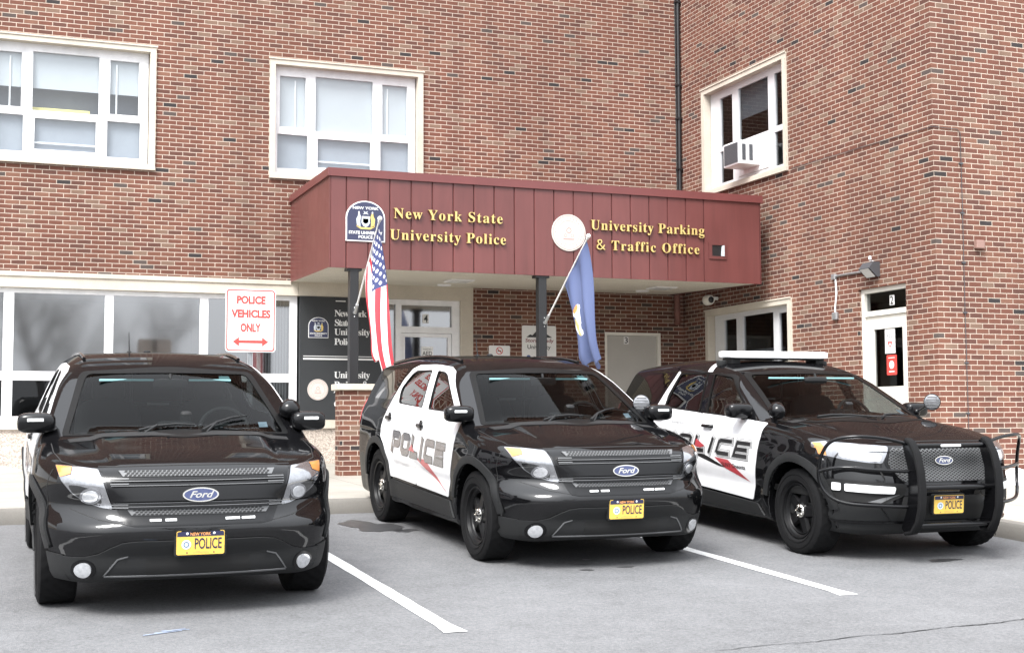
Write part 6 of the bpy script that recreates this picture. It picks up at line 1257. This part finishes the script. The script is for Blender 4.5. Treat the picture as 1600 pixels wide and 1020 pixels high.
        pb = PB(S).patch([rounded([(4.70, 1.0), (4.98, .99), (4.94, 1.18), (4.74, 1.17)], .03)], 'side', .006, 0, s, rim=.01); pb.put('tail_lamp', M['tail_red'], root)
        pb = PB(S).patch([rounded([(1.40, .27), (3.44, .29), (3.45, .435), (2.6, .415), (1.52, .375)], .02)], 'side', .014, 0, s, rim=.03); pb.put('sill_cladding', M['plastic'], root)
        for yc, a0, a1 in ((.885, 12, 172), (3.91, 10, 170)): pb = PB(S).patch([arch_loop(yc, .437, .505, a0, a1)], 'side', .018, 0, s, st=.04, rim=.055); pb.put('wheel_arch', M['plastic'], root)
        make_mirror(root, s, 1.82, 1.21, 1.0, led=False)
        pb = PB(S).patch([rounded([(.52, .925), (.66, .945), (.68, .985), (.56, 1.0), (.50, .975)], .015)], 'side', .006, 0, s, rim=.01); pb.patch([[(.53, .93), (.63, .945), (.62, .962), (.53, .95)]], 'side', .0085, 1, s, rim=0); pb.put('marker_lamp', [M['lamp_silver'], M['amber']], root)
    make_spot(root, (-.87, 1.36, 1.225), R(165), .1, (-.80, 1.52, 1.15)); make_spot(root, (.88, 1.40, 1.30), R(-32), .0, (.82, 1.55, 1.20))
    pb = PB(S)
    for s in (-1, 1):
        seam(pb, [(s*.55, .13), (s*.74, .30), (s*.84, .50), (s*.878, .75), (s*.885, 1.25)], 'top'); seam(pb, [(.49, .90), (.54, .80), (.50, .66)], 'side', sgn=s); seam(pb, [(1.50, .86), (1.46, 1.02), (1.445, 1.10)], 'side', sgn=s)
    seam(pb, [(-.55, 1.003), (0, 1.010), (.55, 1.003)], 'front', .003); pb.put('panel_gap', M['void'], root)
    # front end
    G = rounded([(-.50, .955), (.50, .955), (.545, .83), (.43, .678), (-.43, .678), (-.545, .83)], .03)
    pb = PB(S).patch([grow(G, .022)], 'front', .005, 0, st=.04, rim=.012); pb.put('grille_surround', M['plastic_gloss'], root)
    pb = PB(S).patch([G], 'front', .008, 0, st=.04, rim=0); gr = pb.put('grille', M['void'], root)
    pb = PB(S); d_ = .042; L_ = np.array(G)
    for sl in (1, -1):
        for k in range(-30, 31):
            c0 = k*d_; seg = []
            for t in np.arange(-.56, .561, .008):
                q = (t, .815+sl*.55*(t-c0)); seg.append((q, bool(inpoly([q], G)[0])))
            ins = [q for q, ok in seg if ok]
            if len(ins) < 2: continue
            w_ = .0032; pts = [(a, b+w_) for a, b in ins[::3]+[ins[-1]]]+[(a, b-w_) for a, b in ins[::3]+[ins[-1]]]; m_ = len(pts)//2
            pb.flat_on(pts, [(i, i+1, m_+i+1, m_+i) for i in range(m_-1)], 'front', .012+.001*sl, 0)
    pb.put('grille_mesh', M['mesh_grey'], gr)
    y0 = float(S.cast([(0, .855)], 'front')[0][1]); make_badge(root, .855, y0-.022, .092, .038)
    HL = [(-.50, .968), (-.585, .832), (-.70, .838), (-.84, .858), (-.945, .890), (-.950, .985), (-.85, .992), (-.68, .985)]
    for s in (-1, 1):
        f_ = (lambda lp: lp) if s < 0 else mx
        pb = PB(S).patch([rounded(f_(HL), .015)], 'front', .007, 0, st=.03, rim=.02, mir=1); h = pb.put('headlight', [M['lamp_silver'], M['plastic_gloss']], root)
        pb = PB(S).patch([f_([(-.915, .985), (-.915, .885), (-.945, .893), (-.948, .982)])], 'front', .0095, 0, rim=0); pb.put('indicator', M['amber'], h)
        pb = PB(S).patch([rounded(f_([(-.60, .845), (-.75, .858), (-.86, .88), (-.86, .93), (-.70, .925), (-.58, .90)]), .02)], 'front', .009, 0, rim=0); pb.put('lamp_bowl', M['lamp_clear'], h)
        pb = PB(S).patch([rounded(f_([(-.38, .665), (-.93, .695), (-.945, .52), (-.56, .495), (-.40, .56)]), .03)], 'front', .003, 0, rim=0); fr_ = pb.put('bumper_recess', M['void'], root)
        pb = PB(S).patch([rounded(f_([(-.49, .640), (-.845, .660), (-.845, .600), (-.49, .585)]), .012)], 'front', .018, 0, rim=.02); pb.put('fog_lamp', M['led'], fr_)
        pb = PB(S).patch([rounded(f_([(-.865, .662), (-.905, .666), (-.905, .602), (-.865, .601)]), .008)], 'front', .018, 0, rim=.02); pb.put('side_lamp', M['led'], fr_)
        pb = PB(S).patch([f_([(-.44, .575), (-.60, .503), (-.70, .510), (-.58, .545)])], 'front', .008, 0, rim=.006); pb.put('trim', M['mesh_grey'], fr_)
    pb = PB(S).patch([rounded([(-.90, .485), (.90, .485), (.90, .25), (.70, .232), (-.70, .232), (-.90, .25)], .02)], 'front', .008, 0, st=.035, rim=.012); lo_ = pb.put('bumper_cladding', M['plastic'], root)
    pb = PB(S).patch([rounded([(-.40, .56), (.40, .56), (.46, .375), (-.46, .375)], .02)], 'front', .011, 0, rim=.004); pb.put('lower_grille', M['void'], lo_)
    pb = PB(S); pb.patch([[(-.88, .335), (.88, .335), (.88, .352), (-.88, .352)]], 'front', .022, 0, rim=.014)
    for s in (-1, 1): pb.patch([([(s*.50, .36), (s*.60, .475), (s*.61, .475), (s*.515, .36)])[::-s]], 'front', .013, 0, rim=.004)
    pb.put('bumper_lip', M['plastic_gloss'], lo_)
    make_plate(root, -.152, .152, .413, .566, .060)
    # push bumper: uprights, bars, lamp guards
    pbm = empty('push_bumper', (0, -2.46, .64), 0, root); off = (0, -.05, .64)
    prof = [(.05, 1.02), (.0, 1.035), (-.06, 1.01), (-.125, .92), (-.175, .78), (-.195, .63), (-.19, .48), (-.155, .36), (-.09, .275), (.0, .255), (.05, .29), (-.02, .45), (-.045, .62), (-.03, .80), (.02, .93)]
    for s in (-1, 1):
        mb = MB(); T_ = lambda u, d, v, s=s: (s*.395+d, u, v); shapes_to_mesh(mb, [[rounded(prof, .02)]], T_, -.022, .022); m0 = MB(); shapes_to_mesh(m0, [[rounded(prof, .02)]], T_, -.022, -.022); mb.add(m0.v, m0.f)
        put(mb, 'upright', M['plastic_gloss'], pbm, off=off)
        mb = MB(); fr = prof[1:10]; cv = []
        for i in range(len(fr)-1):
            for k in range(3): cv.append(tuple(Vector(fr[i])*(1-k/3)+Vector(fr[i+1])*k/3))
        cv.append(fr[-1]); vs_ = []
        for i, (a, b) in enumerate(cv):
            t_ = (Vector(cv[min(i+1, len(cv)-1)])-Vector(cv[max(i-1, 0)])).normalized(); nr = Vector((t_.y, -t_.x)); nr = nr if nr.x < 0 or (abs(nr.x) < .1) else -nr
            for dx, dn in ((-.036, -.012), (-.036, .008), (-.026, .018), (.026, .018), (.036, .008), (.036, -.012)): vs_.append((s*.395+dx, a+nr.x*dn, b+nr.y*dn))
        mb.add(vs_, [(i*6+k, i*6+(k+1) % 6, (i+1)*6+(k+1) % 6, (i+1)*6+k) for i in range(len(cv)-1) for k in range(6)]); put(mb, 'rubber_strip', M['rubber'], pbm, off=off)
        mb = MB()
        g1 = [(.42, -.01, 1.005), (.60, .03, 1.045), (.80, .08, 1.062), (.93, .18, 1.045), (1.00, .26, .995), (1.035, .32, .88), (1.045, .34, .76), (1.03, .32, .64), (.98, .26, .55), (.88, .17, .502), (.70, .06, .488), (.42, -.04, .48)]
        g2 = [(.42, -.05, .775), (.70, .05, .785), (.88, .15, .800), (.98, .26, .785), (1.043, .34, .758)]
        def smooth_path(p):
            p = [Vector(q) for q in p]; out = []
            for i in range(len(p)-1):
                p0, p1, p2, p3 = p[max(i-1, 0)], p[i], p[i+1], p[min(i+2, len(p)-1)]
                for k in range(4): t = k/4; out.append(.5*((2*p1)+(p2-p0)*t+(2*p0-5*p1+4*p2-p3)*t*t+(3*p1-p0-3*p2+p3)*t**3))
            return out+[p[-1]]
        for g_i in (g1, g2): mb.tube([(s*a, b, c) for a, b, c in smooth_path(g_i)], .0155, 10)
        put(mb, 'lamp_guard', M['plastic_gloss'], pbm, off=off, angle=60)
    for z, y, r in ((.985, -.03, .024), (.638, -.10, .026), (.325, -.09, .020)):
        mb = MB(); mb.tube([(-.38, y, z), (.38, y, z)], r, 12); put(mb, 'cross_bar', M['plastic_gloss'], pbm, off=off, angle=60)
    mb = MB(); mb.box(-.10, .10, -.066, -.05, .975, .995, bev=.004); put(mb, 'led_bar', M['led'], pbm, off=off)
    # roof light bar
    mb = MB(); superq(mb, (0, 2.82, 1.738), (.585, .16, .038), .22, 40); lb = put(mb, 'light_bar', M['led'], root, angle=50)
    mb = MB(); mb.box(-.48, .48, 2.72, 2.92, 1.685, 1.703, bev=.006)
    for s in (-1, 1): mb.box(s*.50-.05, s*.50+.05, 2.72, 2.92, 1.645, 1.705, bev=.01); mb.box(s*.60-.06, s*.60+.03, 2.78, 2.86, 1.61, 1.68, bev=.015)
    put(mb, 'bar_mount', M['plastic'], lb)
    for s in (-1, 1):
        for yc in (.885, 3.91):
            wr_ = empty('wheel', (s*.842, yc-2.5, .372), math.pi if s > 0 else 0, root); wheel_parts(wr_)
    interior(root, 1.25, 1.15)
    return root
car3 = build_newer(); place_car(car3, 7.63, 10.29, -.005, .90)
tag(car3, 'black and white police car with push bumper and white roof light bar, beside the wing', 'police car', GRP)

# ------------------------------------------------------------------ flags on angled poles
M['flag_red'] = pm('flag_red', (.47, .035, .05), .75); M['flag_white'] = pm('flag_white', (.78, .77, .77), .75); M['flag_blue'] = pm('flag_navy', (.035, .045, .135), .75)
M['flag_sky'] = pm('state_flag_blue', (.078, .102, .205), .75); M['flag_gold'] = pm('flag_gold', (.42, .33, .13), .7); M['flag_orange'] = pm('flag_orange', (.60, .22, .06), .7); M['pole_white'] = pm('pole_white', (.72, .72, .71), .35)
def flag(label, base, tip, mats, pick, L0, L1, H, ph, flare, curl):
    base, tip = Vector(base), Vector(tip); root = empty('flag', base); tag(root, label, 'flag', 'flags on the canopy posts')
    d = (base-tip).normalized(); na, nb = 150, 104
    mb = MB(); mb.tube([base-base, tip-base], .0125, 10); pole = mb.build('pole', M['pole_white'], root, smooth=True, angle=50)
    mb = MB(); c = tip-base-d*.035; superq(mb, c, (.032, .032, .032), 1, 16); superq(mb, tip-base+d*.01, (.018, .018, .018), .6, 12); mb.build('finial', M['pole_white'], pole, smooth=True)
    mb = MB(); mb.tube([Vector((0, 0, 0)), -d*.16], .022, 12); mb.box(-.05, .05, .035, .055, -.07, .09, bev=.004); mb.tube([Vector((0, .045, 0)), Vector((0, 0, 0))], .024, 10)
    for z in (-.05, .07): superq(mb, (0, .03, z), (.010, .012, .010), 1, 8)
    mb.build('bracket', M['galv'], root, smooth=True, angle=40)
    vs_ = []
    for i in range(na+1):
        a = i/na
        for j in range(nb+1):
            b = j/nb; h = tip+d*(.05+b*H); L = L0+(L1-L0)*b
            g = a**.7; fold = math.sin(b*2*math.pi*1.9+ph+a*1.1)
            x = (h.x-tip.x)+flare*a*(1-.3*b)+.125*g*fold+.045*g*math.sin(b*13+3.5*a+ph)+.018*math.sin(a*7+b*4)*g
            y = (h.y-tip.y)*(1-.30*g)+.05*g*math.cos(b*2*math.pi*1.9+ph)+.02*math.sin(a*6+2*b)*g
            z = (h.z-tip.z)*(1-.25*a)-a*L+.02*math.sin(b*9+ph)*a+.05*a*a*math.sin(b*12+ph)
            if a > .80: k = (a-.80)/.20; x += curl*k*k*(.4+.6*b); z += .10*k*k*b
            vs_.append((tip.x-base.x+x, tip.y-base.y+y, tip.z-base.z+z))
    fs, mi = [], []
    for i in range(na):
        for j in range(nb): fs.append((i*(nb+1)+j, i*(nb+1)+j+1, (i+1)*(nb+1)+j+1, (i+1)*(nb+1)+j)); mi.append(pick((i+.5)/na, (j+.5)/nb))
    mb = MB(); mb.v, mb.f, mb.m = vs_, fs, mi; cl = mb.build('cloth', mats, root, smooth=True, fix=False)
    sol = cl.modifiers.new('thickness', 'SOLIDIFY'); sol.thickness = .003
    return root
def us_pick(a, b):
    if a < .40 and b < 7/13:
        u, v = a/.40, b/(7/13)
        for r_ in range(9):
            n_ = 6 if r_ % 2 == 0 else 5; vv = (r_+1)/10
            for c_ in range(n_):
                uu = (c_*2+1+(r_ % 2))/12
                if math.hypot((u-uu)*.76, (v-vv)*.54) < .022: return 1
        return 2
    return 0 if int(b*13) % 2 == 0 else 1
def ny_pick(a, b):
    u, v = a-.52, b-.62; wv = 1+.25*math.sin(a*47)+.2*math.sin(a*23+b*31)
    if (u/.16)**2+(v/.13)**2 < wv*.9:
        if (u+.12)**2+(v*.9-.02)**2 < .0022: return 3
        if abs(v-.03+.25*u) < .020*wv and u > -.02: return 2
        return 1 if abs(v+.02*math.sin(a*40)) < .055*wv else 0
    if abs(v+.26) < .02 and abs(u) < .16 and int((u+.3)*60) % 3: return 1
    return 0
flag('stars and stripes flag hanging from the angled pole on the left post', (4.70, 17.965, 3.27), (4.67, 16.65, 4.345), [M['flag_red'], M['flag_white'], M['flag_blue']], us_pick, 1.95, 1.35, .95, .4, .11, .07)
flag('blue flag with a pale coat of arms hanging from the right post', (7.51, 17.965, 3.20), (7.59, 16.65, 4.26), [M['flag_sky'], M['flag_white'], M['flag_gold'], M['flag_orange']], ny_pick, 1.68, 1.40, .86, 2.0, .17, .10)
